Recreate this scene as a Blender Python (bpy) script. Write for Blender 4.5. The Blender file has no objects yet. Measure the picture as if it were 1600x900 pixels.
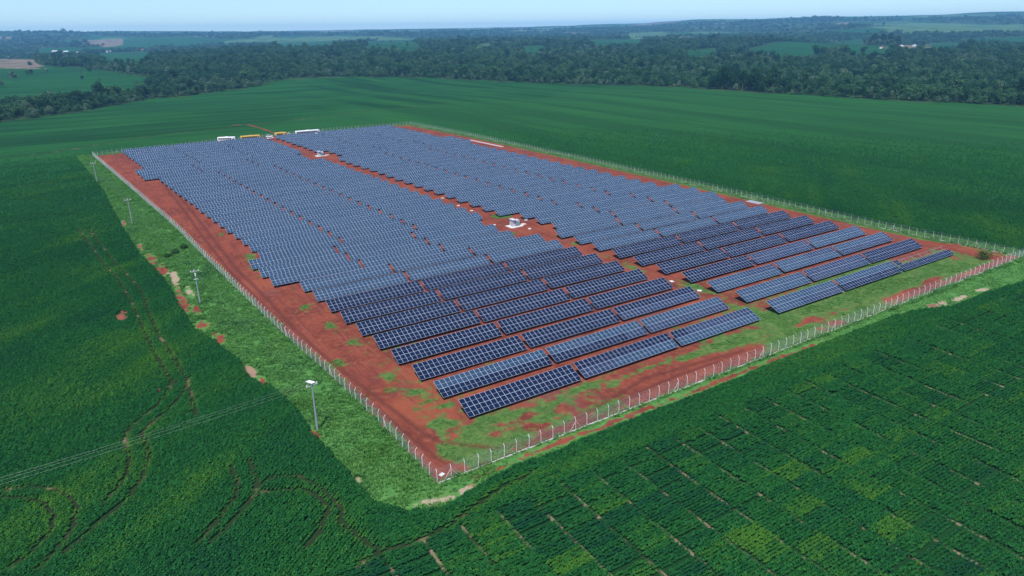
import bpy, bmesh, math, random
import numpy as np
from mathutils import Matrix, Vector, Euler

# ------------------------------------------------------------------ camera, sky, sun, exposure
S = bpy.context.scene
rng = np.random.default_rng(7)
random.seed(7)
CAM_H = 68.658
FOCAL_PX = 1094.67                      # for a 1600 px wide picture
R_ = Vector((0.8481410, -0.5296087, -0.0130986))
U_ = Vector((0.1938236, 0.2871979, 0.9380564))
F_ = Vector((0.4930409, 0.7981428, -0.3462350))
cam_d = bpy.data.cameras.new('camera')
cam_d.sensor_fit = 'HORIZONTAL'
cam_d.sensor_width = 36.0
cam_d.lens = 36.0 * FOCAL_PX / 1600.0
cam_d.clip_start = 1.0
cam_d.clip_end = 40000.0
cam = bpy.data.objects.new('camera', cam_d)
S.collection.objects.link(cam)
cam.matrix_world = Matrix(((R_.x, U_.x, -F_.x, 0), (R_.y, U_.y, -F_.y, 0), (R_.z, U_.z, -F_.z, CAM_H), (0, 0, 0, 1)))
S.camera = cam

SUN_ELEV = math.radians(65.0)
SUN_AZ = math.atan2(-0.715, -0.70)      # clockwise from +Y
world = bpy.data.worlds.new('World')
S.world = world
world.use_nodes = True
wn = world.node_tree.nodes
wl = world.node_tree.links
for n in list(wn):
    wn.remove(n)
w_out = wn.new('ShaderNodeOutputWorld')
w_bg = wn.new('ShaderNodeBackground')
w_sky = wn.new('ShaderNodeTexSky')
w_sky.sky_type = 'NISHITA'
w_sky.sun_disc = False
w_sky.sun_elevation = SUN_ELEV
w_sky.sun_rotation = SUN_AZ
w_sky.altitude = 500.0
w_sky.air_density = 1.0
w_sky.dust_density = 0.15
w_sky.ozone_density = 3.0
w_bg.inputs['Strength'].default_value = 0.092
w_mul = wn.new('ShaderNodeMix')
w_mul.data_type = 'RGBA'
w_mul.blend_type = 'MULTIPLY'
w_mul.inputs['Factor'].default_value = 1.0
w_mul.inputs[7].default_value = (.76, .97, 1.24, 1)
wl.new(w_sky.outputs[0], w_mul.inputs[6])
wl.new(w_mul.outputs[2], w_bg.inputs['Color'])
wl.new(w_bg.outputs[0], w_out.inputs['Surface'])

sun_d = bpy.data.lights.new('sun', 'SUN')
sun_d.energy = 4.6
sun_d.angle = math.radians(0.53)
sun_d.color = (1.0, 0.955, 0.89)
sun = bpy.data.objects.new('sun', sun_d)
S.collection.objects.link(sun)
sdir = Vector((math.cos(SUN_ELEV) * math.sin(SUN_AZ), math.cos(SUN_ELEV) * math.cos(SUN_AZ), math.sin(SUN_ELEV)))
sun.rotation_euler = sdir.to_track_quat('Z', 'Y').to_euler()
sun.location = (0, 0, 400)

S.view_settings.view_transform = 'Standard'
S.view_settings.look = 'None'
S.view_settings.gamma = 1.0
S.view_settings.exposure = 0.52
S.view_settings.use_curve_mapping = False
S.render.engine = 'CYCLES'
S.cycles.max_bounces = 5
S.cycles.diffuse_bounces = 2
S.cycles.glossy_bounces = 2
S.cycles.transmission_bounces = 2
S.cycles.transparent_max_bounces = 12
S.cycles.volume_bounces = 1
S.cycles.use_denoising = True
S.cycles.denoiser = 'OPENIMAGEDENOISE'
S.cycles.denoising_input_passes = 'RGB_ALBEDO_NORMAL'
S.cycles.denoising_prefilter = 'ACCURATE'
S.cycles.caustics_reflective = False
S.cycles.caustics_refractive = False

# ------------------------------------------------------------------ the lie of the land
#TERRAIN-BEGIN
def sstep(a, b, x):
    t = np.clip((x - a) / (b - a), 0, 1)
    return t * t * (3 - 2 * t)

def _hash(ix, iy, s):
    h = (ix.astype(np.int64) * 374761393 + iy.astype(np.int64) * 668265263 + s * 982451653) & 0xFFFFFFFF
    h = ((h ^ (h >> 13)) * 1274126177) & 0xFFFFFFFF
    h = h ^ (h >> 16)
    return (h & 0xFFFFFF) / float(0xFFFFFF)

def vnoise(x, y, s=0):
    x = np.asarray(x, float); y = np.asarray(y, float)
    ix = np.floor(x).astype(np.int64); iy = np.floor(y).astype(np.int64)
    fx = x - ix; fy = y - iy
    fx = fx * fx * (3 - 2 * fx); fy = fy * fy * (3 - 2 * fy)
    a = _hash(ix, iy, s); b = _hash(ix + 1, iy, s); c = _hash(ix, iy + 1, s); d = _hash(ix + 1, iy + 1, s)
    return (a * (1 - fx) + b * fx) * (1 - fy) + (c * (1 - fx) + d * fx) * fy

def fbm(x, y, s=0, o=4):
    r = 0; a = .5; f = 1.0; t = 0
    for i in range(o):
        r = r + a * vnoise(x * f + 17.3 * i, y * f - 9.1 * i, s + i); t += a; a *= .5; f *= 2.03
    return r / t

SKY_AZ = [-60, -20, -4.4, 3, 11.6, 18.0, 23.4, 31.7, 37.0, 42.0, 46.0, 51.8, 60.4, 67.9, 90, 140]
SKY_PX = [6, 6, 6.0, 4.6, 2.6, 1.8, 3.0, 3.2, 4.2, 5.7, 9.0, 10.0, 11.0, 12.0, 12, 10]

def terrain(u, v):
    u = np.asarray(u, float); v = np.asarray(v, float)
    U = (np.clip(u, -60, 300) - 90) / 100; V = (np.clip(v, 60, 560) - 102.544) / 100
    z = 1.2768 * U + 1.14437 * V - 0.16967 * V * V - 0.165775 * U * V + 0.0310017 * V ** 3
    r = np.hypot(u, v)
    az = np.degrees(np.arctan2(u, v))
    px = np.interp(az, SKY_AZ, SKY_PX)
    w = sstep(800, 2200, r)
    z = z + w * (24 + 40 * sstep(1500, 3000, r)) * (fbm(u / 950 + 3.1, v / 950 + 1.7, 11, 3) - .50)
    z = z - 9 * np.exp(-((r - 1050) / 320) ** 2)
    far = sstep(2600, 8800, r)
    top = 64.0 + px * 8.2
    z = z * (1 - far) + far * (top + 64 * (fbm(u / 1500 + 8.2, v / 1500 - 3.3, 31, 4) - .60))
    return z
#TERRAIN-END

# ------------------------------------------------------------------ helpers
COL = S.collection

def link(o):
    COL.objects.link(o)
    return o

def tag(o, label=None, cat=None, group=None, kind=None):
    if label: o['label'] = label
    if cat: o['category'] = cat
    if group: o['group'] = group
    if kind: o['kind'] = kind
    return o

def empty(name, loc=(0, 0, 0), rot=(0, 0, 0), label=None, cat=None, group=None):
    o = link(bpy.data.objects.new(name, None))
    o.empty_display_size = .5
    o.location = loc
    o.rotation_euler = rot
    return tag(o, label, cat, group)

def child(name, mesh, parent, loc=(0, 0, 0), rot=(0, 0, 0), scl=None):
    o = link(bpy.data.objects.new(name, mesh))
    o.parent = parent
    o.location = loc
    o.rotation_euler = rot
    if scl: o.scale = scl
    return o

def np_mesh(name, co, faces, mats=(), mat_idx=None, smooth=False, attrs=None):
    """faces: (n,3) or (n,4) int array"""
    me = bpy.data.meshes.new(name)
    co = np.asarray(co, np.float32); faces = np.asarray(faces, np.int32)
    k = faces.shape[1]
    me.vertices.add(len(co)); me.vertices.foreach_set('co', co.ravel())
    me.loops.add(faces.size); me.loops.foreach_set('vertex_index', faces.ravel())
    me.polygons.add(len(faces))
    me.polygons.foreach_set('loop_start', np.arange(0, faces.size, k, dtype=np.int32))
    for m in mats: me.materials.append(m)
    if mat_idx is not None: me.polygons.foreach_set('material_index', np.asarray(mat_idx, np.int32))
    if smooth: me.polygons.foreach_set('use_smooth', np.ones(len(faces), bool))
    me.update(calc_edges=True)
    for an, (ty, dat) in (attrs or {}).items():
        a = me.attributes.new(an, ty, 'POINT')
        a.data.foreach_set('vector' if ty == 'FLOAT_VECTOR' else 'value', np.asarray(dat).ravel())
    return me

class MB:
    """collects boxes, tubes and quads into one mesh"""
    def __init__(s): s.v = []; s.f = []; s.m = []
    def add(s, vs, fs, m=0):
        o = len(s.v); s.v += [tuple(p) for p in vs]; s.f += [tuple(o + i for i in f) for f in fs]; s.m += [m] * len(fs); return s
    def box(s, x0, x1, y0, y1, z0, z1, m=0):
        return s.add([(x0, y0, z0), (x1, y0, z0), (x1, y1, z0), (x0, y1, z0), (x0, y0, z1), (x1, y0, z1), (x1, y1, z1), (x0, y1, z1)],
                     [(0, 3, 2, 1), (4, 5, 6, 7), (0, 1, 5, 4), (1, 2, 6, 5), (2, 3, 7, 6), (3, 0, 4, 7)], m)
    def tube(s, pts, rad, n=6, m=0, cap=True):
        pts = [Vector(p) for p in pts]
        rad = rad if isinstance(rad, (list, tuple)) else [rad] * len(pts)
        rings = []
        for i, p in enumerate(pts):
            t = (pts[min(i + 1, len(pts) - 1)] - pts[max(i - 1, 0)]).normalized()
            a = t.cross(Vector((0, 0, 1)))
            if a.length < .05: a = t.cross(Vector((1, 0, 0)))
            a.normalize(); b = t.cross(a).normalized()
            rings.append([p + (a * math.cos(k * 2 * math.pi / n) + b * math.sin(k * 2 * math.pi / n)) * rad[i] for k in range(n)])
        vs = [q for r in rings for q in r]
        fs = [(i * n + k, i * n + (k + 1) % n, (i + 1) * n + (k + 1) % n, (i + 1) * n + k) for i in range(len(pts) - 1) for k in range(n)]
        if cap: fs += [tuple(range(n)), tuple((len(pts) - 1) * n + k for k in reversed(range(n)))]
        return s.add(vs, fs, m)
    def prism(s, prof, y0, y1, m=0):
        """profile in x,z extruded along y"""
        n = len(prof)
        vs = [(x, y0, z) for x, z in prof] + [(x, y1, z) for x, z in prof]
        fs = [tuple(range(n)), tuple(reversed(range(n, 2 * n)))] + [(k, k + n, (k + 1) % n + n, (k + 1) % n) for k in range(n)]
        return s.add(vs, fs, m)
    def mesh(s, name, mats, smooth=False, bevel=0):
        me = bpy.data.meshes.new(name)
        me.from_pydata(s.v, [], s.f)
        for m in mats: me.materials.append(m)
        me.polygons.foreach_set('material_index', s.m)
        bm = bmesh.new(); bm.from_mesh(me)
        bmesh.ops.recalc_face_normals(bm, faces=bm.faces)
        if bevel:
            bmesh.ops.bevel(bm, geom=list(bm.edges), offset=bevel, segments=2, affect='EDGES', profile=.6, clamp_overlap=True)
        if smooth:
            for f in bm.faces: f.smooth = True
        bm.to_mesh(me); bm.free(); me.update()
        return me

# ------------------------------------------------------------------ node materials
class NT:
    def __init__(s, mat):
        mat.use_nodes = True
        s.t = mat.node_tree; s.n = s.t.nodes; s.l = s.t.links
        for q in list(s.n): s.n.remove(q)
        s.out = s.n.new('ShaderNodeOutputMaterial')
    def put(s, sock, val):
        if hasattr(val, 'is_output'): s.l.new(val, sock)
        elif val is not None:
            if isinstance(val, (tuple, list)) and len(val) == 3 and sock.type == 'RGBA': val = (*val, 1)
            sock.default_value = val
    def node(s, ty, ins=None, **kw):
        q = s.n.new(ty)
        for k, v in kw.items(): setattr(q, k, v)
        for k, v in (ins or {}).items(): s.put(q.inputs[k], v)
        return q
    def math(s, op, a, b=None, c=None, clamp=False):
        q = s.n.new('ShaderNodeMath'); q.operation = op; q.use_clamp = clamp
        for i, v in enumerate((a, b, c)):
            if v is not None: s.put(q.inputs[i], v)
        return q.outputs[0]
    def mul(s, a, b): return s.math('MULTIPLY', a, b)
    def addn(s, a, b): return s.math('ADD', a, b)
    def ss(s, x, a, b):
        q = s.node('ShaderNodeMapRange', {'Value': x, 'From Min': a, 'From Max': b}, interpolation_type='SMOOTHSTEP', clamp=True)
        return q.outputs[0]
    def mix(s, f, a, b):
        q = s.n.new('ShaderNodeMix'); q.data_type = 'RGBA'; q.clamp_factor = True
        s.put(q.inputs['Factor'], f); s.put(q.inputs[6], a); s.put(q.inputs[7], b)
        return q.outputs[2]
    def attr(s, name, kind='GEOMETRY'):
        return s.node('ShaderNodeAttribute', attribute_name=name, attribute_type=kind).outputs['Fac']
    def pos(s): return s.node('ShaderNodeNewGeometry').outputs['Position']
    def noise(s, vec, scale, detail=3, rough=.55):
        return s.node('ShaderNodeTexNoise', {'Vector': vec, 'Scale': scale, 'Detail': detail, 'Roughness': rough}).outputs['Fac']
    def mapping(s, vec, rot=(0, 0, 0), scl=(1, 1, 1)):
        return s.node('ShaderNodeMapping', {'Vector': vec, 'Rotation': rot, 'Scale': scl}).outputs[0]
    def bump(s, h, dist, strength=1.0):
        return s.node('ShaderNodeBump', {'Height': h, 'Distance': dist, 'Strength': strength}).outputs[0]
    def bsdf(s, color, rough=.8, spec=.3, normal=None, metal=0.0, **ins):
        q = s.n.new('ShaderNodeBsdfPrincipled')
        s.put(q.inputs['Base Color'], color); s.put(q.inputs['Roughness'], rough); s.put(q.inputs['Specular IOR Level'], spec)
        s.put(q.inputs['Metallic'], metal)
        if normal is not None: s.put(q.inputs['Normal'], normal)
        for k, v in ins.items(): s.put(q.inputs[k], v)
        return q.outputs[0]
    def done(s, sh): s.l.new(sh, s.out.inputs['Surface'])

def mat(name, fn):
    m = bpy.data.materials.new(name)
    fn(NT(m))
    return m

def plain(name, color, rough=.6, spec=.3, metal=0.0, var=.18, scale=1.5):
    def f(t):
        p = t.node('ShaderNodeTexCoord').outputs['Object']
        nz = t.noise(p, scale, 4)
        dark = tuple(c * (1 - var) for c in color); lite = tuple(min(1, c * (1 + var)) for c in color)
        t.done(t.bsdf(t.mix(nz, dark, lite), rough, spec, metal=metal))
    return mat(name, f)

M = {}
M['concrete'] = plain('concrete', (.24, .24, .27), .85, .2)
M['post_concrete'] = plain('post_concrete', (.64, .63, .61), .85, .2, var=.12)
M['white_concrete'] = plain('white_concrete', (.50, .48, .46), .85, .2, var=.12)
M['pink_concrete'] = plain('pink_concrete', (.36, .28, .28), .9, .2)
M['pole_concrete'] = plain('pole_concrete', (.27, .29, .32), .8, .2)
M['galvanised'] = plain('galvanised', (.42, .44, .47), .45, .5, .6)
M['white_paint'] = plain('white_paint', (.80, .80, .80), .35, .5, var=.06)
M['pale_grey'] = plain('pale_grey', (.48, .50, .53), .45, .4, var=.08)
M['yellow_paint'] = plain('yellow_paint', (.66, .40, .05), .35, .5, var=.08)
M['grey_paint'] = plain('grey_paint', (.34, .37, .41), .45, .5)
M['dark_glass'] = plain('dark_glass', (.02, .025, .03), .12, .6)
M['tyre_rubber'] = plain('tyre_rubber', (.02, .02, .02), .9, .2)
M['porcelain'] = plain('porcelain', (.75, .76, .78), .3, .5)
M['wire_metal'] = plain('wire_metal', (.30, .33, .34), .5, .4, .5)
M['roof_tile'] = plain('roof_tile', (.33, .12, .07), .85, .2)
M['house_wall'] = plain('house_wall', (.72, .70, .66), .85, .2)
M['bark'] = plain('bark', (.10, .075, .055), .95, .1)

def glass_mat(name, c0, c1, rough, dust):
    def f(t):
        rnd = t.node('ShaderNodeObjectInfo').outputs['Random']
        p = t.pos()
        nz = t.noise(p, .09, 3)
        cell = t.noise(p, .9, 2)
        k = t.addn(t.mul(rnd, .45), t.mul(cell, .55))
        base = t.mix(k, c0, c1)
        d = t.mul(t.ss(nz, .30, .75), dust)
        base = t.mix(d, base, (.30, .22, .19))
        t.done(t.bsdf(base, rough, .40))
    return mat(name, f)
M['glass_navy'] = glass_mat('panel_glass_navy', (.0034, .0090, .028), (.0058, .0135, .040), .12, .008)
M['glass_mid'] = glass_mat('panel_glass_blue', (.013, .025, .058), (.018, .034, .074), .15, .03)
M['glass_steel'] = glass_mat('panel_glass_steel', (.017, .041, .076), (.024, .054, .096), .17, .02)
M['panel_frame'] = plain('panel_frame', (.78, .82, .90), .34, .5, .45, var=.05)

# ------------------------------------------------------------------ polygons of the place (metres, X along the panel rows, Y across them)
FENCE = [(39.9, 88.6), (238.0, 90.4), (233.2, 132.0), (231.6, 180.0), (229.8, 240.0), (227.6, 302.0), (221.8, 412.0), (214.0, 486.0),
         (160.0, 489.5), (110.0, 489.0), (64.0, 483.5), (9.1, 477.0), (19.3, 365.0), (26.6, 282.0), (29.4, 236.0), (32.2, 194.0), (34.5, 163.0), (37.5, 132.0), (38.9, 113.0)]
VERGE = [(0.5, 482.9), (4.1, 436.8), (8.8, 364.8), (10.2, 298.8), (12.4, 250.4), (15.3, 229.5), (16.6, 200.3), (17.0, 177.1), (20.2, 166.1),
         (22.5, 154.5), (23.0, 142.6), (25.6, 137.2), (27.4, 127.0), (27.5, 116.9), (28.0, 109.8), (28.7, 102.5), (29.1, 95.9), (29.9, 89.6),
         (32.9, 85.2), (37.7, 82.9), (44.1, 84.4), (47.7, 85.1), (53.2, 85.9), (60.2, 85.6), (66.5, 85.8), (81.2, 86.2), (105.3, 86.0),
         (121.4, 86.6), (137.1, 86.3), (160.9, 86.6), (172.5, 85.6), (181.9, 81.9), (200.7, 81.7), (222.0, 79.9), (246.0, 82.0), (243.0, 100.0), (238.0, 131.0), (235.6, 181.0),
         (233.8, 240.0), (231.3, 302.0), (226.0, 412.0), (217.5, 489.0), (160.0, 492.5), (110.0, 496.0), (64.0, 487.5)]
EDGE = [(-6000, 500), (-900, 560), (-250, 640), (-72, 713), (-48, 748), (-21, 771), (10, 806), (45, 884), (89, 955), (139, 980), (192, 1033), (236, 1060), (268, 1124), (311, 1172),
        (391, 1161), (488, 1074), (546, 950), (588, 826), (629, 751), (662, 666), (661, 583), (662, 495), (665, 431), (683, 383), (699, 339),
        (715, 299), (721, 254), (735, 150), (800, -200), (900, -3200)]
NEARLAND = EDGE + [(-6000, -3200)]
FIELDS = [
    ([(-190, 2237), (-111, 2185), (-17, 1905), (65, 1577), (126, 1318), (110, 1050), (50, 986), (4, 1007), (-56, 949), (-87, 925)], 0),
    ([(-260, 3106), (-47, 2781), (-18, 1680), (-94, 1870), (-173, 2036)], 1),
    ([(143, 3181), (365, 3415), (326, 2878), (140, 1608), (89, 1665)], 0),
    ([(268, 5257), (877, 5720), (942, 5037), (634, 3988), (212, 3782)], 0),
    ([(172, 5468), (423, 5651), (333, 4421), (226, 3988), (176, 4342)], 1),
    ([(1402, 3755), (1627, 3633), (932, 1984), (779, 1744), (735, 1919)], 0),
    ([(1042, 1907), (1462, 2492), (1211, 2058), (963, 1721)], 2),
    ([(1274, 1995), (1408, 2053), (969, 1418), (916, 1397)], 0),
    ([(1488, 1303), (1914, 1538), (2940, 1876), (1930, 1232), (1219, 874), (1180, 923)], 0),
    ([(1942, 1289), (2042, 1219), (1335, 811), (1301, 856)], 0),
    ([(2022, 2600), (2303, 2581), (1481, 1632), (1379, 1757)], 0),
    ([(4136, 2728), (4841, 2119), (3470, 1467), (3190, 1901)], 2),
    ([(4790, 3324), (4890, 3256), (4247, 2835), (4301, 2969)], 1),
    ([(3061, 1557), (3272, 1378), (2817, 1184), (2701, 1351)], 0),
    ([(2505, 2563), (2588, 2521), (2242, 2184), (2140, 2189)], 1),
    ([(1258, 5452), (1522, 5993), (1114, 4397), (1041, 4442)], 2),
    ([(-46, 4183), (110, 4133), (79, 3215), (-30, 3357)], 0),
    ([(1438, 1456), (1595, 1466), (1181, 1066), (1048, 1034)], 0),
    ([(3379, 3920), (3445, 3616), (2403, 2500), (2153, 2475)], 2),
    ([(2042, 1219), (2685, 1496), (1686, 931), (1593, 942)], 1),
    ([(1107, 4351), (1407, 4228), (705, 2095), (566, 2158)], 0),
    ([(2685, 1496), (2866, 1455), (1722, 872), (1636, 902)], 0),
]

def inside(poly, x, y):
    x = np.asarray(x, float); y = np.asarray(y, float)
    c = np.zeros(x.shape, bool)
    n = len(poly)
    for i in range(n):
        x0, y0 = poly[i]; x1, y1 = poly[(i + 1) % n]
        if y0 == y1: continue
        c ^= ((y0 > y) != (y1 > y)) & (x < (x1 - x0) * (y - y0) / (y1 - y0) + x0)
    return c

def seg_dist(pts, x, y, closed=False):
    d = np.full(np.shape(x), 1e9)
    n = len(pts)
    for i in range(n if closed else n - 1):
        x0, y0 = pts[i]; x1, y1 = pts[(i + 1) % n]
        dx, dy = x1 - x0, y1 - y0
        t = np.clip(((x - x0) * dx + (y - y0) * dy) / (dx * dx + dy * dy + 1e-9), 0, 1)
        d = np.minimum(d, np.hypot(x - x0 - t * dx, y - y0 - t * dy))
    return d

def sdf(poly, x, y):
    d = seg_dist(poly, x, y, True)
    return np.where(inside(poly, x, y), d, -d)

RUTS = [
    [(-4, 300), (-1, 272), (1.0, 250.5), (3.9, 229.2), (5.5, 207.9), (6.1, 186.9), (6.7, 169.1), (8.2, 151.5), (8.8, 149.4)],
    [(-1, 298), (2, 270), (4.3, 246.6), (7.2, 226.9), (8.8, 214.4), (8.6, 192.5), (8.9, 178.1), (9.9, 167.7), (11.0, 151.4), (10.8, 141.7), (10.2, 133.3)],
    [(8.4, 151.4), (6.8, 146.0), (3.5, 140.6), (-0.9, 135.8), (-2.3, 131.1), (-2.0, 125.6), (-2.7, 120.0), (-4.5, 116.0), (-6.5, 113.4)],
    [(11.8, 150.8), (10.0, 144.8), (6.2, 138.8), (2.3, 134.5), (0.4, 131.8), (1.1, 126.4), (0.8, 122.5), (-0.9, 116.7), (-3.9, 111.7), (-8.1, 107.9), (-12.4, 103.7)],
    [(-24.5, 127.0), (-21.0, 126.2), (-17.4, 125.1), (-13.4, 121.6), (-11.2, 117.9), (-10.4, 114.1), (-11.0, 109.2), (-12.8, 105.5), (-15.5, 102.0)],
    [(-24.5, 125.5), (-20.9, 124.0), (-17.4, 121.7), (-14.7, 118.3), (-13.5, 113.8), (-13.8, 110.2), (-15.9, 106.8), (-18.6, 104.7)],
    [(12.3, 112.2), (12.4, 106.9), (11.2, 103.1), (8.3, 99.5), (4.4, 95.1)],
    [(15.5, 112.3), (15.3, 106.0), (13.9, 101.9), (10.3, 97.9), (5.9, 94.1)],
    [(14.9, 104.2), (18.0, 105.2), (21.2, 103.2), (23.4, 98.1), (24.4, 93.2), (24.5, 90.4), (23.3, 88.5), (23.9, 85.9), (24.6, 83.8), (25.3, 80.6), (26.5, 78.8)],
    [(14.7, 102.4), (17.4, 101.0), (20.6, 99.5), (22.6, 95.7), (23.0, 92.2), (20.2, 88.0), (17.6, 85.7)],
    [(22.4, 78.0), (26.5, 78.8), (31.0, 77.7), (36.5, 78.2), (41.8, 79.9), (46.7, 81.4), (55.0, 82.4)],
]
SITE_RUTS = [
    [(20.0, 474), (29.0, 440), (32.0, 416.7), (33.4, 363.2), (33.5, 311.8), (33.2, 272.0), (33.3, 244.0), (33.4, 217.0), (34.8, 190.6), (35.5, 166.9), (36.8, 144.9), (38.8, 129.4), (40.5, 116.0), (42.0, 104.3), (43.3, 93.9)],
    [(23.0, 474), (31.5, 440), (34.3, 415.0), (35.5, 358.3), (36.0, 310.1), (35.9, 272.1), (35.7, 244.0), (35.7, 217.5), (37.0, 190.9), (37.8, 166.7), (39.1, 145.2), (41.1, 128.8), (42.9, 115.3), (44.2, 104.9), (46, 99)],
    [(47, 98), (53, 92.2), (59.4, 90.3), (70.5, 91.8), (81.8, 94.3), (92.5, 96.7), (104.4, 95.6), (118.8, 94.2)],
    [(64.1, 90.1), (76.2, 90.4), (87.4, 93.0), (99.0, 94.0), (109.8, 93.4)],
]
# green (+) and bare (-) patches on the site: x, y, rx, ry, weight
PATCH = [(48.6, 104.5, 2.2, 1.6, 1), (50.3, 96.3, 2.2, 1.6, 1), (53.0, 99.0, 2.0, 1.4, .8), (57.4, 100.5, 3.0, 1.0, 1), (61.3, 99.6, 2.6, 1.2, 1), (67.5, 98.6, 2.0, .9, .7), (71.2, 99.0, 2.0, .9, .8),
         (78.4, 100.6, 3.6, 1.0, 1), (78.4, 92.1, 3.4, 1.6, 1), (66.0, 95.6, 2.6, 1.2, .9), (85.2, 98.3, 3.0, 1.0, .7), (45.6, 95.2, 1.6, 3.4, 1), (52.0, 91.6, 5.4, 2.0, 1), (58.5, 92.6, 2.4, 1.3, .8), (67.8, 92.6, 2.0, 1.0, .8),
         (96.0, 99.6, 6.0, .9, .6), (107.7, 98.6, 6.0, 1.4, .9), (122.2, 98.6, 7.0, 2.4, 1), (126.8, 92.2, 5.0, 2.4, 1), (136.1, 93.9, 4.0, 3.0, 1), (140.0, 100.0, 4.5, 5.0, 1), (137, 106, 2.5, 8, .8), (153.1, 100.2, 7.0, 2.4, 1),
         (169.0, 99.5, 10.0, 3.4, 1), (186.0, 98.5, 10.0, 4.0, 1), (203.0, 99.0, 12.0, 4.0, 1), (160.0, 92.8, 14.0, 2.0, .9), (214, 96, 8, 3, .9), (208.0, 104.5, 14.0, 1.6, 1), (196, 112, 16, 1.0, .7), (170, 111.0, 14, .8, .6),
         (139, 128, 2.2, 6, .8), (136.0, 150, 2.0, 5, .6), (133, 225.5, 3.0, 3.0, .7), (138, 189, 2.4, 3.0, .9), (137, 180, 2.2, 2.5, .8), (124, 201.5, 4.0, 2.2, .8), (136, 165, 1.6, 3, .6), (134, 223, 4, 2, .8), (134.6, 215, 2, 2, .5),
         (41.0, 216, 2.0, 3.2, .9), (41.6, 228, 2.2, 5.0, .8), (40.4, 207, 1.2, 3.0, .5), (39, 262, 1.4, 4, .5), (32, 392, 3.0, 6, .6), (44.0, 176, 2.0, 3.0, .55), (45.5, 160, 1.5, 2.5, .6), (46.5, 148, 1.4, 2.0, .6), (47.5, 127, 1.6, 1.8, .7), (49.5, 118, 1.5, 1.4, .8),
         (40.2, 139.5, 1.5, 2.6, .9), (52.0, 110.0, 1.4, 1.0, .6), (45.5, 122.0, 1.0, 1.4, .5), (51, 113.2, 2.4, .8, .5),
         (61.3, 88.6, 3.0, 1.2, -1), (62.5, 95.2, 1.5, .8, -.5), (95.4, 97.0, 8.0, 1.6, -1), (100.2, 91.5, 12.0, 2.6, -1.2), (112.0, 92.8, 8.0, 2.0, -1.2), (145.6, 96.6, 2.6, 1.4, -1.1), (139.8, 95.8, 2.4, 1.0, -1),
         (181.0, 93.2, 9.0, 1.5, -1.3), (150.0, 92.0, 3.0, 1.0, -.8), (197.4, 95.4, 5.0, 1.2, -1), (218.4, 91.8, 14.0, 1.2, -1.3), (197.9, 100.3, 4.0, .8, -.9), (216.0, 112.0, 9.0, 2.4, -1.2), (121.9, 93.2, 4.0, 1.2, -1), (230.5, 106.0, 2.2, 9.0, -1.2)]
# bare or dry spots outside the fence: x, y, rx, ry, dryness (0 red soil, 1 dry straw)
BARE = [(34.6, 85.7, 1.5, .7, 1), (37.0, 85.2, 1.2, .7, 1), (39.5, 84.6, 1.7, .7, 1), (42.2, 84.7, 1.3, .7, 1), (44.0, 85.2, .8, .6, .3),
        (14.7, 244.8, 1.6, 6, 0), (16.1, 231.0, 1.4, 7, 0), (17.7, 215, .6, 12, .1), (17.2, 198.0, 1.2, 8, 0), (19.3, 190.8, 1.0, 4, 0), (19.0, 178.5, 1.6, 3.4, 0), (21.2, 168.6, 1.3, 3.4, 0), (18.6, 222.0, 1.0, 7.0, .9), (20.2, 206.0, 1.0, 6.0, .9), (23.3, 146.7, .9, 4.0, .6), (24.2, 140.6, .9, 2.0, 0),
        (13.0, 262, .8, 6, .2), (11.0, 300, .8, 5, .2), (27.6, 115.0, .6, 2.4, 0), (29.2, 96.6, .5, 1.4, .8), (2.3, 196.8, 1.5, 4.0, .1), (5.5, 147.4, .4, 1.2, .2), (178.5, 84.6, 1.8, 1.2, .3), (182.5, 84.2, 1.4, .8, .9), (190.0, 83.6, 3.2, .7, 1), (200.0, 83.4, 3.0, .8, 1)]

# ------------------------------------------------------------------ ground
def axis(segs):
    out = [segs[0][0]]
    for a, b, st in segs:
        n = max(1, int(round((b - a) / st)))
        out += list(np.linspace(a, b, n + 1)[1:])
    return out
def grow(a, b, st, g, cap):
    out = []; x = a; s = st; sg = 1 if b > a else -1
    while (b - x) * sg > s * .6:
        s = min(s * g, cap); x += sg * s; out.append(x)
    out[-1] = b
    return out
gx = axis([(-30, 62, .5), (62, 246, 1.0)])
gx = list(reversed(grow(-30, -6000, .6, 1.13, 260))) + gx + grow(246, 12500, 1.1, 1.07, 52)
gy = axis([(24, 56, 1.0), (56, 165, .6), (165, 500, 1.0)])
gy = list(reversed(grow(24, -3000, 1.2, 1.14, 260))) + gy + grow(500, 12500, 1.1, 1.07, 52)
gx = np.array(gx); gy = np.array(gy)
GX, GY = np.meshgrid(gx, gy)
NX, NY = len(gx), len(gy)
X = GX.ravel(); Y = GY.ravel()
Zg = terrain(X, Y)
near = (X > -60) & (X < 330) & (Y > 10) & (Y < 630)
dS = np.full(X.shape, -50.0); dV = np.full(X.shape, -50.0)
rut = np.zeros(X.shape); weed = np.zeros(X.shape); bare = np.zeros(X.shape); dry = np.zeros(X.shape)
xn, yn = X[near], Y[near]
dS[near] = np.clip(sdf(FENCE, xn, yn), -50, 50)
dV[near] = np.clip(sdf(VERGE, xn, yn), -50, 50)
rr = np.zeros(xn.shape)
for q in SITE_RUTS:
    rr = np.maximum(rr, np.exp(-(seg_dist(q, xn, yn) / .50) ** 2))
for q in RUTS:
    rr = np.maximum(rr, np.exp(-(seg_dist(q, xn, yn) / .55) ** 2))
DIVL = [(-36.9, 504.5), (-17.9, 503.6), (13.1, 522.8), (53.4, 548.8), (87.8, 553.6), (131.2, 563.1), (216.5, 599.6), (314.5, 621.2)]
rr = np.maximum(rr, .55 * np.exp(-(seg_dist(DIVL, xn, yn) / 2.6) ** 2))
rut[near] = rr
ww = np.zeros(xn.shape)
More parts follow.
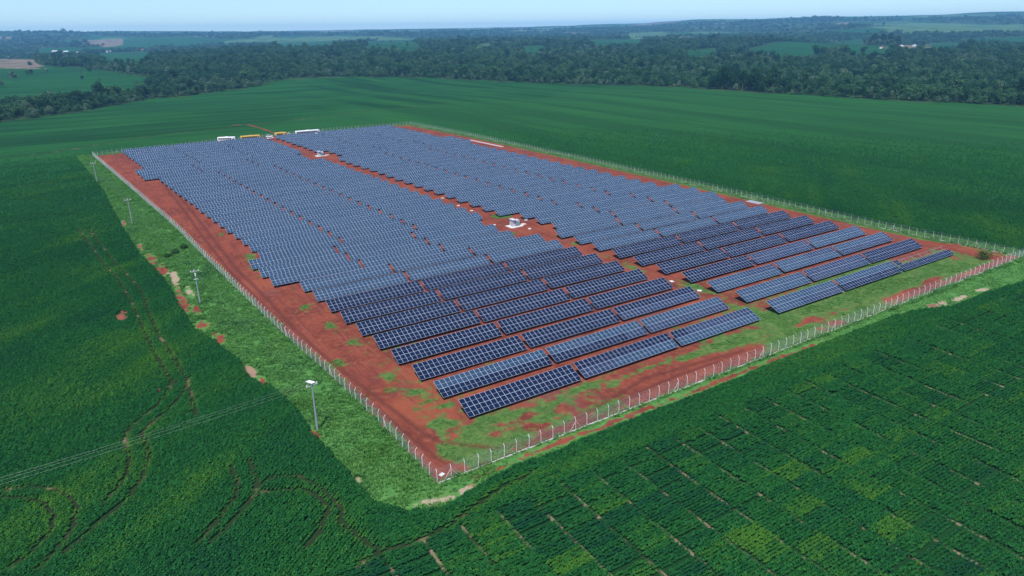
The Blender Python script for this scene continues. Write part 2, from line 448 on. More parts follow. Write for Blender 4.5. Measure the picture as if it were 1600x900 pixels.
for (a, b, c, d_, w_) in PATCH:
    ww += w_ * np.exp(-(((xn - a) / c) ** 2 + ((yn - b) / d_) ** 2) * .9)
# inside strips along the fences: right-hand fence green, left fence thin green line
ins = dS[near]
right_side = (xn > 205) & (yn > 112)
ww += np.where(right_side, 1.15 * np.exp(-((ins - 1.2) / 2.4) ** 2), 0)
ww += np.where((xn < 60) & (ins > 0) & (yn > 100), 1.05 * np.exp(-(ins / 1.7) ** 2) * (.55 + .9 * vnoise(xn / 3, yn / 9, 15)), 0)
ww += np.where((xn > 40) & (xn < 60) & (ins > 3) & (yn < 200), .13, 0)
ww += np.where((xn > 46) & (yn < 215) & (xn < 225), .22 * np.exp(-((yn - 100) / 70) ** 2), 0)
ww += np.where((xn > 112) & (ins > 0) & (yn < 112), .24, 0) + np.where((xn > 46) & (xn < 90) & (yn < 103) & (ins > 0), .16, 0)
ww += np.where((xn > 222) & (yn < 120) & (ins > 0), .3, 0)
weed[near] = ww
xb = xn + 2.6 * (fbm(xn / 2.2, yn / 2.2, 201, 3) - .5); yb = yn + 6.0 * (fbm(xn / 2.6, yn / 3.2, 202, 3) - .5) * sstep(95, 140, yn) + 2.2 * (fbm(xn / 1.8, yn / 1.8, 203, 3) - .5)
bb = np.zeros(xn.shape); dd = np.zeros(xn.shape)
for (a, b, c, d_, k) in BARE:
    e_ = np.exp(-(((xb - a) / c) ** 2 + ((yb - b) / d_) ** 2) * .8)
    bb = np.maximum(bb, e_); dd = np.where(e_ > .12, np.maximum(dd, k * (e_ > .12)), dd)
# red strip just outside the near fence
strip = np.exp(-((yn - 87.15) / .95) ** 2) * sstep(49, 60, xn) * (1 - sstep(133, 142, xn)) * (.55 + .6 * vnoise(xn / 7, yn * 0 + 3, 4))
bb = np.maximum(bb, strip)
strip2 = np.exp(-((yn - 86.6) / .5) ** 2) * sstep(44, 47, xn) * (1 - sstep(52, 56, xn)) * .8
bb = np.maximum(bb, strip2)
bb = np.maximum(bb, .85 * np.exp(-(seg_dist([(104.4, 569.7), (115.3, 566.1), (118.0, 543.5), (120.1, 518.7), (122.0, 489.0)], xn, yn) / 1.5) ** 2))
bare[near] = bb; dry[near] = dd
# land cover beyond the near field
beyond = ~inside(NEARLAND, X, Y)
r_all = np.hypot(X, Y)
forest = beyond.astype(float)
fieldk = np.zeros(X.shape); tank = np.zeros(X.shape)
def field_mask(x, y):
    """-1 forest, 0 green field, 1 tan, 2 pale green (beyond the near land)"""
    k = np.full(np.shape(x), -1)
    r = np.hypot(x, y)
    pat = fbm(x / 620 + 5.5, y / 620 - 2.2, 71, 2)
    k = np.where((r > 3300) & (pat > .565), 0, k)
    k = np.where((r > 4200) & (pat > .66), 2, k)
    k = np.where((r > 4200) & (pat < .27), 1, k)
    jx = x + 30 * (fbm(x / 120, y / 120, 5, 2) - .5); jy = y + 30 * (fbm(x / 120, y / 120, 6, 2) - .5)
    for poly, kind in FIELDS:
        k = np.where(inside(poly, jx, jy), kind, k)
    return k
fm = field_mask(X, Y)
forest = np.where(beyond & (fm < 0), 1.0, 0.0)
tank = np.where(beyond & (fm == 1), 1.0, 0.0)
pale = np.where(beyond & (fm == 2), 1.0, 0.0)
# small relief: ruts sink, verge bank is lumpy
Zv = Zg.copy()
Zv -= .10 * rut * (dS > 0)
vz = (dV > 0) & (dS < 0)
Zv += np.where(vz, .22 * (fbm(X / 2.6, Y / 2.6, 91, 3) - .4), 0)
Zv += np.where(near, .10 * (fbm(X / 9.0, Y / 9.0, 92, 3) - .5), 0)
co = np.stack([X, Y, Zv], 1)
ii = np.arange((NY - 1) * (NX - 1)); jx_ = ii % (NX - 1); jy_ = ii // (NX - 1)
v0 = jy_ * NX + jx_
quads = np.stack([v0, v0 + 1, v0 + NX + 1, v0 + NX], 1)
fx = X[quads].mean(1); fy = Y[quads].mean(1)
f_site = dS[quads].mean(1) > 0
f_verge = (dV[quads].mean(1) > 0) & ~f_site
f_far = ~inside(NEARLAND, fx, fy)

def ground_mat(t):
    P = t.pos()
    n_big = t.noise(P, .012, 4)
    n_mid = t.noise(P, .11, 4)
    n_small = t.noise(P, .75, 4, .6)
    n_fine = t.noise(P, 4.5, 3, .65)
    dS_, dV_ = t.attr('d_site'), t.attr('d_verge')
    rut_, weed_, bare_, dry_ = t.attr('rut'), t.attr('weed'), t.attr('bare'), t.attr('dry')
    forest_, tan_, pale_ = t.attr('forest'), t.attr('tan'), t.attr('pale')
    # red earth
    soil = t.mix(t.ss(n_mid, .30, .72), (.100, .025, .0165), (.185, .046, .027))
    soil = t.mix(t.ss(n_small, .40, .76), soil, (.205, .062, .040))
    soil = t.mix(t.mul(t.ss(t.noise(P, .028, 3), .54, .66), .6), soil, (.225, .064, .031))
    streak = t.noise(t.mapping(P, rot=(0, 0, .10), scl=(1.2, .12, 1)), .55, 3)
    soil = t.mix(t.mul(t.ss(streak, .50, .70), .65), soil, (.100, .030, .024))
    streak2 = t.noise(t.mapping(P, rot=(0, 0, .04), scl=(1.6, .06, 1)), .8, 4, .6)
    soil = t.mix(t.mul(t.ss(streak2, .54, .70), .45), soil, (.225, .070, .048))
    soil = t.mix(t.mul(t.ss(n_fine, .55, .8), .45), soil, (.25, .090, .064))
    soil = t.mix(t.mul(t.ss(t.noise(P, 1.9, 5, .7), .56, .70), .5), soil, (.095, .030, .022))
    damp = t.noise(P, .045, 3)
    soil = t.mix(t.mul(t.ss(damp, .56, .70), .55), soil, (.125, .052, .050))
    site_rut = t.mul(rut_, t.ss(dS_, -.2, .4))
    soil = t.mix(t.mul(site_rut, .88), soil, (.085, .026, .020))
    # grass on the verge
    gr = t.mix(t.ss(n_small, .30, .70), (.046, .138, .034), (.078, .196, .050))
    gr = t.mix(t.mul(t.ss(n_mid, .50, .74), .7), gr, (.085, .165, .040))
    gr = t.mix(t.mul(t.ss(n_fine, .5, .75), .5), gr, (.022, .060, .018))
    weedg = t.mix(t.ss(n_small, .35, .70), (.040, .102, .024), (.078, .150, .038))
    # soybean canopy
    rows_r = t.noise(t.mapping(P, rot=(0, 0, -.36), scl=(1.0, .045, 1.0)), .22, 4)
    rows_l = t.noise(t.mapping(P, rot=(0, 0, .75), scl=(.05, 1.0, 1.0)), .28, 3)
    sx = t.node('ShaderNodeSeparateXYZ', {0: P})
    side = t.ss(t.addn(sx.outputs[0], t.mul(sx.outputs[1], -.25)), 0, 120)
    rws = t.addn(t.mul(rows_l, t.math('SUBTRACT', 1.0, side)), t.mul(rows_r, side))
    crop = t.mix(t.ss(n_big, .34, .68), (.0085, .056, .0125), (.0125, .070, .0145))
    crop = t.mix(t.mul(t.ss(rws, .46, .66), .55), crop, (.006, .038, .010))
    crop = t.mix(t.mul(t.ss(t.math('SUBTRACT', 1.0, rws), .52, .70), .5), crop, (.016, .084, .018))
    band = t.noise(t.mapping(P, rot=(0, 0, -.30), scl=(1.0, .07, 1.0)), .034, 3, .5)
    bandl = t.noise(t.mapping(P, rot=(0, 0, .62), scl=(.10, 1.0, 1.0)), .05, 3, .5)
    band = t.addn(t.mul(bandl, t.math('SUBTRACT', 1.0, side)), t.mul(band, side))
    crop = t.mix(t.mul(t.ss(band, .49, .60), .75), crop, (.005, .031, .009))
    crop = t.mix(t.mul(t.ss(t.math('SUBTRACT', 1.0, band), .55, .66), .45), crop, (.017, .086, .018))
    warp = t.noise(P, .006, 2)
    mp = t.node('ShaderNodeSeparateXYZ', {0: t.mapping(P, rot=(0, 0, -.36))})
    across = t.addn(mp.outputs[0], t.mul(warp, 90.0))
    ln = t.math('PINGPONG', across, 13.5)
    ln = t.math('SUBTRACT', 1.0, t.ss(ln, .5, 1.8))
    crop = t.mix(t.mul(t.mul(ln, side), .7), crop, (.004, .026, .008))
    crop = t.mix(t.mul(t.ss(n_small, .45, .75), .35), crop, (.016, .078, .018))
    crop = t.mix(t.mul(t.ss(n_fine, .5, .75), .35), crop, (.006, .030, .012))
    # the paler half of the field behind the plant and to its right-hand side
    dist = t.node('ShaderNodeVectorMath', {0: P}, operation='LENGTH').outputs['Value']
    lighter = t.attr('light_field')
    crop = t.mix(t.mul(lighter, .30), crop, (.020, .086, .018))
    under = t.attr('under')                               # ground between the near plants, their shade painted into its dark green
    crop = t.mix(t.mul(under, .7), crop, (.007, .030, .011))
    tanp = t.ss(t.noise(P, .16, 3, .6), .54, .70)
    crop = t.mix(t.mul(rut_, .9), crop, t.mix(tanp, (.020, .026, .012), t.mix(n_fine, (.12, .085, .045), (.24, .19, .11))))  # dark tone paints canopy shade into the ruts, tan patches are bare ground
    pu = t.math('FRACT', t.mul(t.addn(sx.outputs[0], -26.1), 1 / 6.13))
    al = t.mul(t.math('PINGPONG', pu, .5), 6.13)
    alley = t.mul(t.math('SUBTRACT', 1.0, t.ss(al, .20, .38)), t.math('LESS_THAN', sx.outputs[1], 77.6))
    alley = t.mul(alley, t.math('GREATER_THAN', sx.outputs[0], 25.0))
    crop = t.mix(t.mul(alley, .95), crop, t.mix(t.ss(t.noise(P, .23, 3, .6), .46, .60), (.016, .032, .012), t.mix(n_small, (.09, .075, .04), (.22, .18, .12))))
    # far land
    ffor = t.mix(t.ss(t.noise(P, .035, 4, .7), .36, .66), (.012, .028, .013), (.040, .074, .026))
    ftan = t.mix(t.ss(t.noise(P, .02, 4), .35, .65), (.085, .080, .050), (.165, .125, .092))
    fpale = t.mix(t.ss(t.noise(P, .012, 4), .35, .65), (.035, .085, .034), (.070, .125, .048))
    # put together
    w_soil = t.math('SUBTRACT', t.ss(t.addn(dS_, t.mul(t.math('SUBTRACT', n_small, .5), 1.6)), -.3, .3), 0.0)
    wd = t.addn(weed_, t.mul(t.math('SUBTRACT', t.noise(P, .36, 6, .74), .5), 2.6))
    wd = t.mul(t.ss(wd, .36, .70), t.math('SUBTRACT', 1.0, t.mul(site_rut, .8)))
    inner = t.mix(t.mul(wd, .92), soil, weedg)
    br = t.addn(bare_, t.mul(t.math('SUBTRACT', t.noise(P, .38, 5, .72), .5), 2.6))
    br = t.mul(t.ss(br, .40, .72), t.ss(bare_, .03, .22))
    baresoil = t.mix(dry_, soil, t.mix(n_fine, (.20, .15, .10), (.36, .30, .22)))
    verge = t.mix(br, gr, baresoil)
    w_verge = t.ss(t.addn(dV_, t.mul(t.math('SUBTRACT', n_small, .5), 1.2)), -.25, .25)
    crop = t.mix(t.mul(br, t.math('SUBTRACT', 1.0, w_verge)), crop, baresoil)
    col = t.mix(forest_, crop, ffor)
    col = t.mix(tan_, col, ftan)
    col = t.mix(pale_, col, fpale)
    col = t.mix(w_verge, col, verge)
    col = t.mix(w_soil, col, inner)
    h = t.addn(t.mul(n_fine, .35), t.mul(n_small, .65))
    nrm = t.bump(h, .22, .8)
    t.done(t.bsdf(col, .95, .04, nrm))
M['ground'] = mat('ground', ground_mat)

DIV = [(-400, 520), (-36.9, 504.5), (-17.9, 503.6), (13.1, 522.8), (53.4, 548.8), (87.8, 553.6), (131.2, 563.1), (216.5, 599.6), (314.5, 621.2), (422.5, 615.9), (545.6, 720)]
dv_y = np.interp(X, [p[0] for p in DIV], [p[1] for p in DIV])
light_field = np.where((Y < dv_y), sstep(40, 130, X + (Y - 480) * .8 * (Y > 480)), 0.0)
light_field = np.where((Y > 478) & (Y < dv_y), np.maximum(light_field, .55), light_field)
light_field = np.where(X > 700, light_field * .6, light_field)
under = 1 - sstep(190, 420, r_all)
AT = {'d_site': dS, 'd_verge': dV, 'rut': rut, 'weed': weed, 'bare': bare, 'dry': dry, 'forest': forest, 'tan': tank, 'pale': pale, 'light_field': light_field, 'under': under}
def ground_piece(name, mask, label):
    q = quads[mask]
    used, inv = np.unique(q, return_inverse=True)
    me = np_mesh(name, co[used], inv.reshape(q.shape), [M['ground']], smooth=True,
                 attrs={k: ('FLOAT', v[used].astype(np.float32)) for k, v in AT.items()})
    o = link(bpy.data.objects.new(name, me))
    return tag(o, label, kind='structure')
ground_piece('site_ground', f_site, 'red bare earth with weeds under the solar tables inside the fence')
ground_piece('grass_verge', f_verge, 'green grass bank outside the fence')
ground_piece('crop_field', ~f_site & ~f_verge & ~f_far, 'wide dark green soybean field around the fenced plant')
ground_piece('terrain', f_far, 'wooded rolling farmland beyond the soybean field, reaching to the horizon')

# air
hz = MB().box(-6050, 12550, -3050, 12550, float(Zv.min()) - 1.5, float(max(Zv.max(), CAM_H)) + 14).mesh('haze', [])
def haze_mat(t):
    q = t.node('ShaderNodeVolumePrincipled', {'Color': (.24, .58, 1.0), 'Density': 0.82e-4, 'Anisotropy': 0.0})
    for k in ('Density Attribute', 'Color Attribute', 'Temperature Attribute'):
        q.inputs[k].default_value = ''
    t.l.new(q.outputs[0], t.out.inputs['Volume'])
M['haze'] = mat('haze', haze_mat)
M['haze'].cycles.homogeneous_volume = True
hz.materials.append(M['haze'])
tag(link(bpy.data.objects.new('haze', hz)), 'thin blue haze in the air over the land', 'haze', kind='stuff')

def gz(x, y): return float(terrain(x, y))

# ------------------------------------------------------------------ solar tables
MW, ML, GAP = 1.134, 2.278, .020
NM = 23
TILT = 0.38906
ROW_V0, ROW_P, T_PITCH = 102.544, 9.23902, 27.45
CT, ST = math.cos(TILT), math.sin(TILT)
HB = .70
L_START = {0: 53.5, 1: 52.7, 2: 52.1, 3: 51.2, 4: 50.6, 5: 49.9, 6: 49.1, 7: 48.4, 8: 47.8, 9: 46.9, 10: 40.8, 11: 39.9, 12: 39.2, 13: 43.9, 14: 43.2, 15: 42.7, 16: 42.0, 17: 41.0, 18: 40.3, 19: 39.6, 20: 38.9, 21: 38.1, 22: 37.6, 23: 36.8, 24: 36.1, 25: 35.2, 26: 34.6, 27: 33.9, 28: 33.3, 29: 32.5, 30: 26.2, 31: 25.7, 32: 24.8, 33: 29.5, 34: 28.8, 35: 28.1, 36: 27.3, 37: 26.7, 38: 25.8, 39: 25.1, 40: 24.4}
R_START = {0: 141.6, 1: 140.8, 2: 140.0, 3: 139.6, 4: 138.6, 5: 137.9, 6: 137.1, 7: 136.5, 8: 136.0, 9: 134.8, 10: 139.8, 11: 139.0, 12: 137.9, 13: 132.3, 14: 131.7, 15: 131.1, 16: 130.1, 17: 129.5, 18: 128.8, 19: 128.2, 20: 127.5, 21: 126.8, 22: 126.1, 23: 125.5, 24: 125.0, 25: 124.3, 26: 123.3, 27: 122.4, 28: 121.8, 29: 121.3, 30: 126.2, 31: 125.6, 32: 124.7, 33: 118.5, 34: 117.9, 35: 117.4, 36: 116.4, 37: 115.7, 38: 115.0, 39: 114.3, 40: 113.6}

def module_mb(mb, x, y, g):
    """one framed module lying in the table plane, lower left corner at x, y"""
    fr = .022
    x1, y1, zt = x + MW, y + ML, .035
    a, b, c, d_ = x + fr, y + fr, x1 - fr, y1 - fr
    mb.add([(x, y, 0), (x1, y, 0), (x1, y1, 0), (x, y1, 0), (x, y, zt), (x1, y, zt), (x1, y1, zt), (x, y1, zt)],
           [(0, 3, 2, 1), (0, 1, 5, 4), (1, 2, 6, 5), (2, 3, 7, 6), (3, 0, 4, 7)], 0)
    ym = (b + d_) / 2
    o = len(mb.v)
    vs = [(x, y, zt), (x1, y, zt), (x1, y1, zt), (x, y1, zt), (a, b, zt), (c, b, zt), (c, ym - .012, zt), (a, ym - .012, zt), (a, ym + .012, zt), (c, ym + .012, zt), (c, d_, zt), (a, d_, zt)]
    mb.add(vs, [(0, 1, 5, 4), (1, 2, 10, 9, 6, 5), (2, 3, 11, 10), (3, 0, 4, 7, 8, 11), (7, 6, 9, 8)], 0)
    zg = zt - .004
    mb.add([(a, b, zg), (c, b, zg), (c, ym - .012, zg), (a, ym - .012, zg)], [(0, 1, 2, 3)], g)
    mb.add([(a, ym + .012, zg), (c, ym + .012, zg), (c, d_, zg), (a, d_, zg)], [(0, 1, 2, 3)], g)

GL = [M['panel_frame'], M['glass_navy'], M['glass_mid'], M['glass_steel']]
mod_mesh = {}
for g in (1, 2, 3):
    mb = MB(); module_mb(mb, 0, 0, g)
    me = bpy.data.meshes.new('module'); me.from_pydata(mb.v, [], mb.f)
    for m in GL: me.materials.append(m)
    me.polygons.foreach_set('material_index', mb.m); me.update()
    mod_mesh[g] = me
mb = MB()
for j in range(2):
    for i in range(NM): module_mb(mb, i * (MW + GAP), j * (ML + GAP), 3)
full_modules = bpy.data.meshes.new('modules'); full_modules.from_pydata(mb.v, [], mb.f)
for m in GL: full_modules.materials.append(m)
full_modules.polygons.foreach_set('material_index', mb.m); full_modules.update()

TW = NM * (MW + GAP) - GAP
# rack pieces in the table's own frame: origin on the ground under the lower left corner, X along, Y back, Z up
def rack_mb(mb_post, mb_raft, mb_purl):
    xs = [1.3 + k * (TW - 2.6) / 6 for k in range(7)]
    for x in xs:
        for y, h in ((.95, HB + .95 * ST / CT), (3.25, HB + 3.25 * ST / CT)):
            mb_post.append((x, y, h))
    return xs
posts = []
xs_post = rack_mb(posts, None, None)
post_mesh = {}
for (x, y, h) in posts:
    k = round(y, 2)
    if k not in post_mesh:
        b = MB(); b.box(-.05, .05, -.04, .04, -.4, h - .13); post_mesh[k] = b.mesh('post', [M['galvanised']])
b = MB(); b.box(-.03, .03, .15, 2 * ML - .1, -.13, -.07); rafter_mesh = b.mesh('rafter', [M['galvanised']])
b = MB(); b.box(.02, TW - .02, -.03, .03, -.068, -.004); purlin_mesh = b.mesh('purlin', [M['galvanised']])
b = MB()
for (x, y, h) in posts: b.box(x - .05, x + .05, y - .04, y + .04, -.4, h - .13)
c_, s_ = CT, ST
def tp(x, y, z): return (x, y * c_ - z * s_, HB + y * s_ + z * c_)
for x in xs_post:
    vs = [tp(xx, yy, zz) for zz in (-.13, -.07) for (xx, yy) in ((x - .03, .15), (x + .03, .15), (x + .03, 2 * ML - .1), (x - .03, 2 * ML - .1))]
    b.add(vs, [(0, 3, 2, 1), (4, 5, 6, 7), (0, 1, 5, 4), (1, 2, 6, 5), (2, 3, 7, 6), (3, 0, 4, 7)])
for yp in (.5, 1.75, 2.85, 4.1):
    vs = [tp(xx, yy, zz) for zz in (-.068, -.004) for (xx, yy) in ((.02, yp - .03), (TW - .02, yp - .03), (TW - .02, yp + .03), (.02, yp + .03))]
    b.add(vs, [(0, 3, 2, 1), (4, 5, 6, 7), (0, 1, 5, 4), (1, 2, 6, 5), (2, 3, 7, 6), (3, 0, 4, 7)])
rack_mesh = b.mesh('rack', [M['galvanised']])

ORD = ['front', 'second', 'third', 'fourth', 'fifth', 'sixth', 'seventh', 'eighth', 'ninth', 'tenth', 'eleventh', 'twelfth', 'thirteenth', 'fourteenth', 'fifteenth', 'sixteenth', 'seventeenth', 'eighteenth', 'nineteenth', 'twentieth']
def ordinal(k):
    if k < 20: return ORD[k]
    tens = {2: 'twenty', 3: 'thirty', 4: 'forty'}[(k + 1) // 10]
    u = (k + 1) % 10
    return {2: 'twentieth', 3: 'thirtieth', 4: 'fortieth'}[(k + 1) // 10] if u == 0 else tens + '-' + ['', 'first', 'second', 'third', 'fourth', 'fifth', 'sixth', 'seventh', 'eighth', 'ninth'][u]

def tone(row, blk, k, j, i):
    """1 navy, 2 blue, 3 steel: batches of modules differ in tint"""
    if blk == 0:
        if row == 0:
            if k == 0: return 1
            if k == 1: return 1 if j == 1 else (2 if i < 8 else 3)
            return (2 if i > 3 else 1) if j == 1 else 3
        if row == 1:
            if k == 0: return 3 if j == 1 else 1
            if k == 1: return 3 if j == 1 else (2 if i > 17 else 1)
            return 3 if j == 1 else 2
        if row == 2 and k == 2: return 2 if j == 0 else 1
        return 1 if row < 8 else 3
    if row == 0: return (3 if j == 1 or i < 9 else 2) if k == 0 else ((3 if j == 1 else 1) if k == 1 else 1)
    if row == 1: return 3 if k == 0 else (2 if k == 1 else 1)
    if row == 2: return (3 if j == 0 or i < 12 else 2) if k < 2 else (3 if j == 1 else 2)
    if row == 3: return 1 if k == 0 else (2 if k == 1 else 3)
    return 1 if row < 7 else 3
COLW = {1: 'navy', 2: 'navy', 3: 'greyish blue'}
PIECES_TO = 9
far_cnt = 0
for row in range(41):
    for blk in (0, 1):
        u0 = (L_START if blk == 0 else R_START)[row]
        for k in range(3):
            ua = u0 + k * T_PITCH
            va = ROW_V0 + row * ROW_P
            z0, z1 = gz(ua, va), gz(ua + TW, va)
            dz_ = .045 * math.sin(row * 2.1 + k * 1.7 + blk) + .03 * math.sin(row * 5.3 + k * 3.1)
            side = ['third', 'second', 'first'][k] + ' left of the aisle' if blk == 0 else ['first', 'second', 'third'][k] + ' right of the aisle'
            half = row == 0 and blk == 1 and k == 2
            if half:
                lab = 'front-row solar table whose upper panels are missing, bare rails showing, last by the right-hand fence'
            else:
                lab = 'solar table in the %s row from the near fence, %s' % (ordinal(row) if row else 'first', side)
            t = empty('solar_table', (ua, va, z0 + dz_), (.004 * math.sin(row * 3.7 + k * 2.3 + blk * 5), -math.atan2(z1 - z0, TW) + .0022 * math.sin(row * 1.3 + k * 4.1), .0016 * math.sin(row * 2.9 + k)), lab, 'solar table', 'solar tables in rows')
            if row < PIECES_TO:
                for j in range(2):
                    for i in range(NM):
                        if half and j == 1 and i >= 2: continue
                        x = i * (MW + GAP); y = j * (ML + GAP)
                        sag = .012 * math.sin(i * 1.9 + row + k) * (i % 5 == 0)
                        child('module', mod_mesh[tone(row, blk, k, j, i)], t, tp(x, y, sag), (TILT, 0, 0))
                for (x, y, h) in posts:
                    child('post', post_mesh[round(y, 2)], t, (x, y, 0))
                for x in xs_post:
                    child('rafter', rafter_mesh, t, (x, 0, HB), (TILT, 0, 0))
                for yp in (.5, 1.75, 2.85, 4.1):
                    if half and yp > 2.5:
                        child('purlin', purlin_mesh, t, tp(0, yp, 0), (TILT, 0, 0)); continue
                    child('purlin', purlin_mesh, t, tp(0, yp, 0), (TILT, 0, 0))
            else:
                o = child('modules', full_modules, t, (0, 0, HB), (TILT, 0, 0)); o['kind'] = 'stuff'
                o = child('rack', rack_mesh, t)

# ------------------------------------------------------------------ fences
M['mesh_wire'] = plain('mesh_wire', (.40, .43, .44), .5, .4, .2)
pm = MB()
# straight concrete post with the top bent inwards (+Y)
pm.tube([(0, 0, -.4), (0, 0, 2.25)], [.060, .046], 4)
pm.tube([(0, 0, 2.23), (0, .34, 2.72)], [.046, .036], 4)
fence_post_mesh = pm.mesh('post', [M['post_concrete']])
bm_ = MB(); bm_.tube([(0, 0, 2.0), (1.35, .0, .05)], .036, 4); brace_mesh_a = bm_.mesh('brace', [M['white_concrete']])
bm_ = MB(); bm_.tube([(0, 0, 2.0), (-1.35, .0, .05)], .036, 4); brace_mesh_b = bm_.mesh('brace', [M['white_concrete']])

def fence(pts, label, brace_every, brace_off, name='fence', kerb=True, both=True):
    root = empty(name, (pts[0][0], pts[0][1], gz(*pts[0])), label=label, cat='fence', group='fences round the plant')
    ox, oy, oz = root.location
    # resample
    L = [0]
    for a, b in zip(pts, pts[1:]): L.append(L[-1] + math.hypot(b[0] - a[0], b[1] - a[1]))
    n = int(round(L[-1] / 2.56))
    ss = np.linspace(0, L[-1], n + 1)
    px = np.interp(ss, L, [p[0] for p in pts]); py = np.interp(ss, L, [p[1] for p in pts]); pz = terrain(px, py)
    vs = []; fs = []
    kb = MB(); wr = MB()
    for i in range(n + 1):
        j0, j1 = max(i - 1, 0), min(i + 1, n)
        ang = math.atan2(py[j1] - py[j0], px[j1] - px[j0])
        jt = .03 * math.sin(i * 12.9898) ; jt2 = .025 * math.sin(i * 78.233)
        if i < n:
            child('post', fence_post_mesh, root, (px[i] - ox, py[i] - oy, pz[i] - oz), (jt, jt2, ang))
            if i % brace_every == brace_off:
                child('brace', brace_mesh_a, root, (px[i] - ox, py[i] - oy, pz[i] - oz), (0, 0, ang))
                if both: child('brace', brace_mesh_b, root, (px[i] - ox, py[i] - oy, pz[i] - oz), (0, 0, ang))
        vs += [(px[i] - ox, py[i] - oy, pz[i] - oz + .1), (px[i] - ox, py[i] - oy, pz[i] - oz + 2.2)]
        if i < n: fs.append((2 * i, 2 * i + 2, 2 * i + 3, 2 * i + 1))
    # chain link: real crossing wires
    sp = .13; hh = 2.1
    q0 = np.arange(-hh, L[-1], sp)
    V_, F__ = [], []
    for sgn in (1, -1):
        s0 = np.clip(q0 if sgn > 0 else q0 + hh, 0, L[-1]); s1 = np.clip(q0 + hh if sgn > 0 else q0, 0, L[-1])
        full = np.abs(s1 - s0)
        ok = full > .02
        s0, s1 = s0[ok], s1[ok]; qq = q0[ok]
        h0 = np.where(sgn > 0, s0 - qq, hh - (s0 - qq)); h1 = np.where(sgn > 0, s1 - qq, hh - (s1 - qq))
        h0, h1 = np.clip(h0, 0, hh), np.clip(h1, 0, hh)
        A = np.stack([np.interp(s0, ss, px) - ox, np.interp(s0, ss, py) - oy, np.interp(s0, ss, pz) - oz + .1 + h0], 1)
        B = np.stack([np.interp(s1, ss, px) - ox, np.interp(s1, ss, py) - oy, np.interp(s1, ss, pz) - oz + .1 + h1], 1)
        D = B - A; D /= np.linalg.norm(D, axis=1)[:, None]
        N1 = np.cross(D, [0, 0, 1.0]); N1 /= np.linalg.norm(N1, axis=1)[:, None]; N2 = np.cross(D, N1)
        ring = [(N1 * math.cos(k * 2.0944) + N2 * math.sin(k * 2.0944)) * .0023 for k in range(3)]
        base = sum(len(v) for v in V_); m_ = len(A)
        V_.append(np.concatenate([A + r for r in ring] + [B + r for r in ring]))
        i_ = np.arange(m_) + base
        for k in range(3):
            k2 = (k + 1) % 3
            F__.append(np.stack([i_ + k * m_, i_ + k2 * m_, i_ + (k2 + 3) * m_, i_ + (k + 3) * m_], 1))
    me = np_mesh('wire_mesh', np.concatenate(V_), np.concatenate(F__), [M['mesh_wire']])
    o_ = child('wire_mesh', me, root); o_['kind'] = 'stuff'
    for h, off in ((2.3, .05), (2.48, .17), (2.66, .30)):
        pl = []
        for i in range(n + 1):
            j0, j1 = max(i - 1, 0), min(i + 1, n)
            a_ = math.atan2(py[j1] - py[j0], px[j1] - px[j0])
            pl.append((px[i] - ox - math.sin(a_) * off, py[i] - oy + math.cos(a_) * off, pz[i] - oz + h))
        wr.tube(pl, .009, 3, cap=False)
    child('barbed_wire', wr.mesh('barbed_wire', [M['wire_metal']]), root)
    if kerb:
        for i in range(n):
            a = Vector((px[i] - ox, py[i] - oy, pz[i] - oz)); b = Vector((px[i + 1] - ox, py[i + 1] - oy, pz[i + 1] - oz))
            d_ = (b - a).normalized(); nn = Vector((-d_.y, d_.x, 0)) * .09
            a2, b2 = a + d_ * .09, b - d_ * .09
            up = Vector((0, 0, .17 + .03 * math.sin(i * 3.3))); dn = Vector((0, 0, -.25))
            kb.add([a2 - nn + dn, b2 - nn + dn, b2 + nn + dn, a2 + nn + dn, a2 - nn + up, b2 - nn + up, b2 + nn + up, a2 + nn + up],
                   [(4, 5, 6, 7), (0, 1, 5, 4), (1, 2, 6, 5), (2, 3, 7, 6), (3, 0, 4, 7)])
        child('kerb', kb.mesh('kerb', [M['white_concrete']]), root)
    return root
fence(FENCE[0:2], 'near fence of white concrete posts with bent tops and wire mesh', 10, 1)
fence(FENCE[1:8], 'right-hand fence of thin pale posts beside the wide field', 10, 5)
fence(FENCE[7:12], 'far fence of thin posts behind the last row by the buses', 10, 5, kerb=False)
fence(FENCE[11:] + FENCE[:1], 'left fence with dense grey wire mesh along the grass bank', 10, 4, kerb=False)

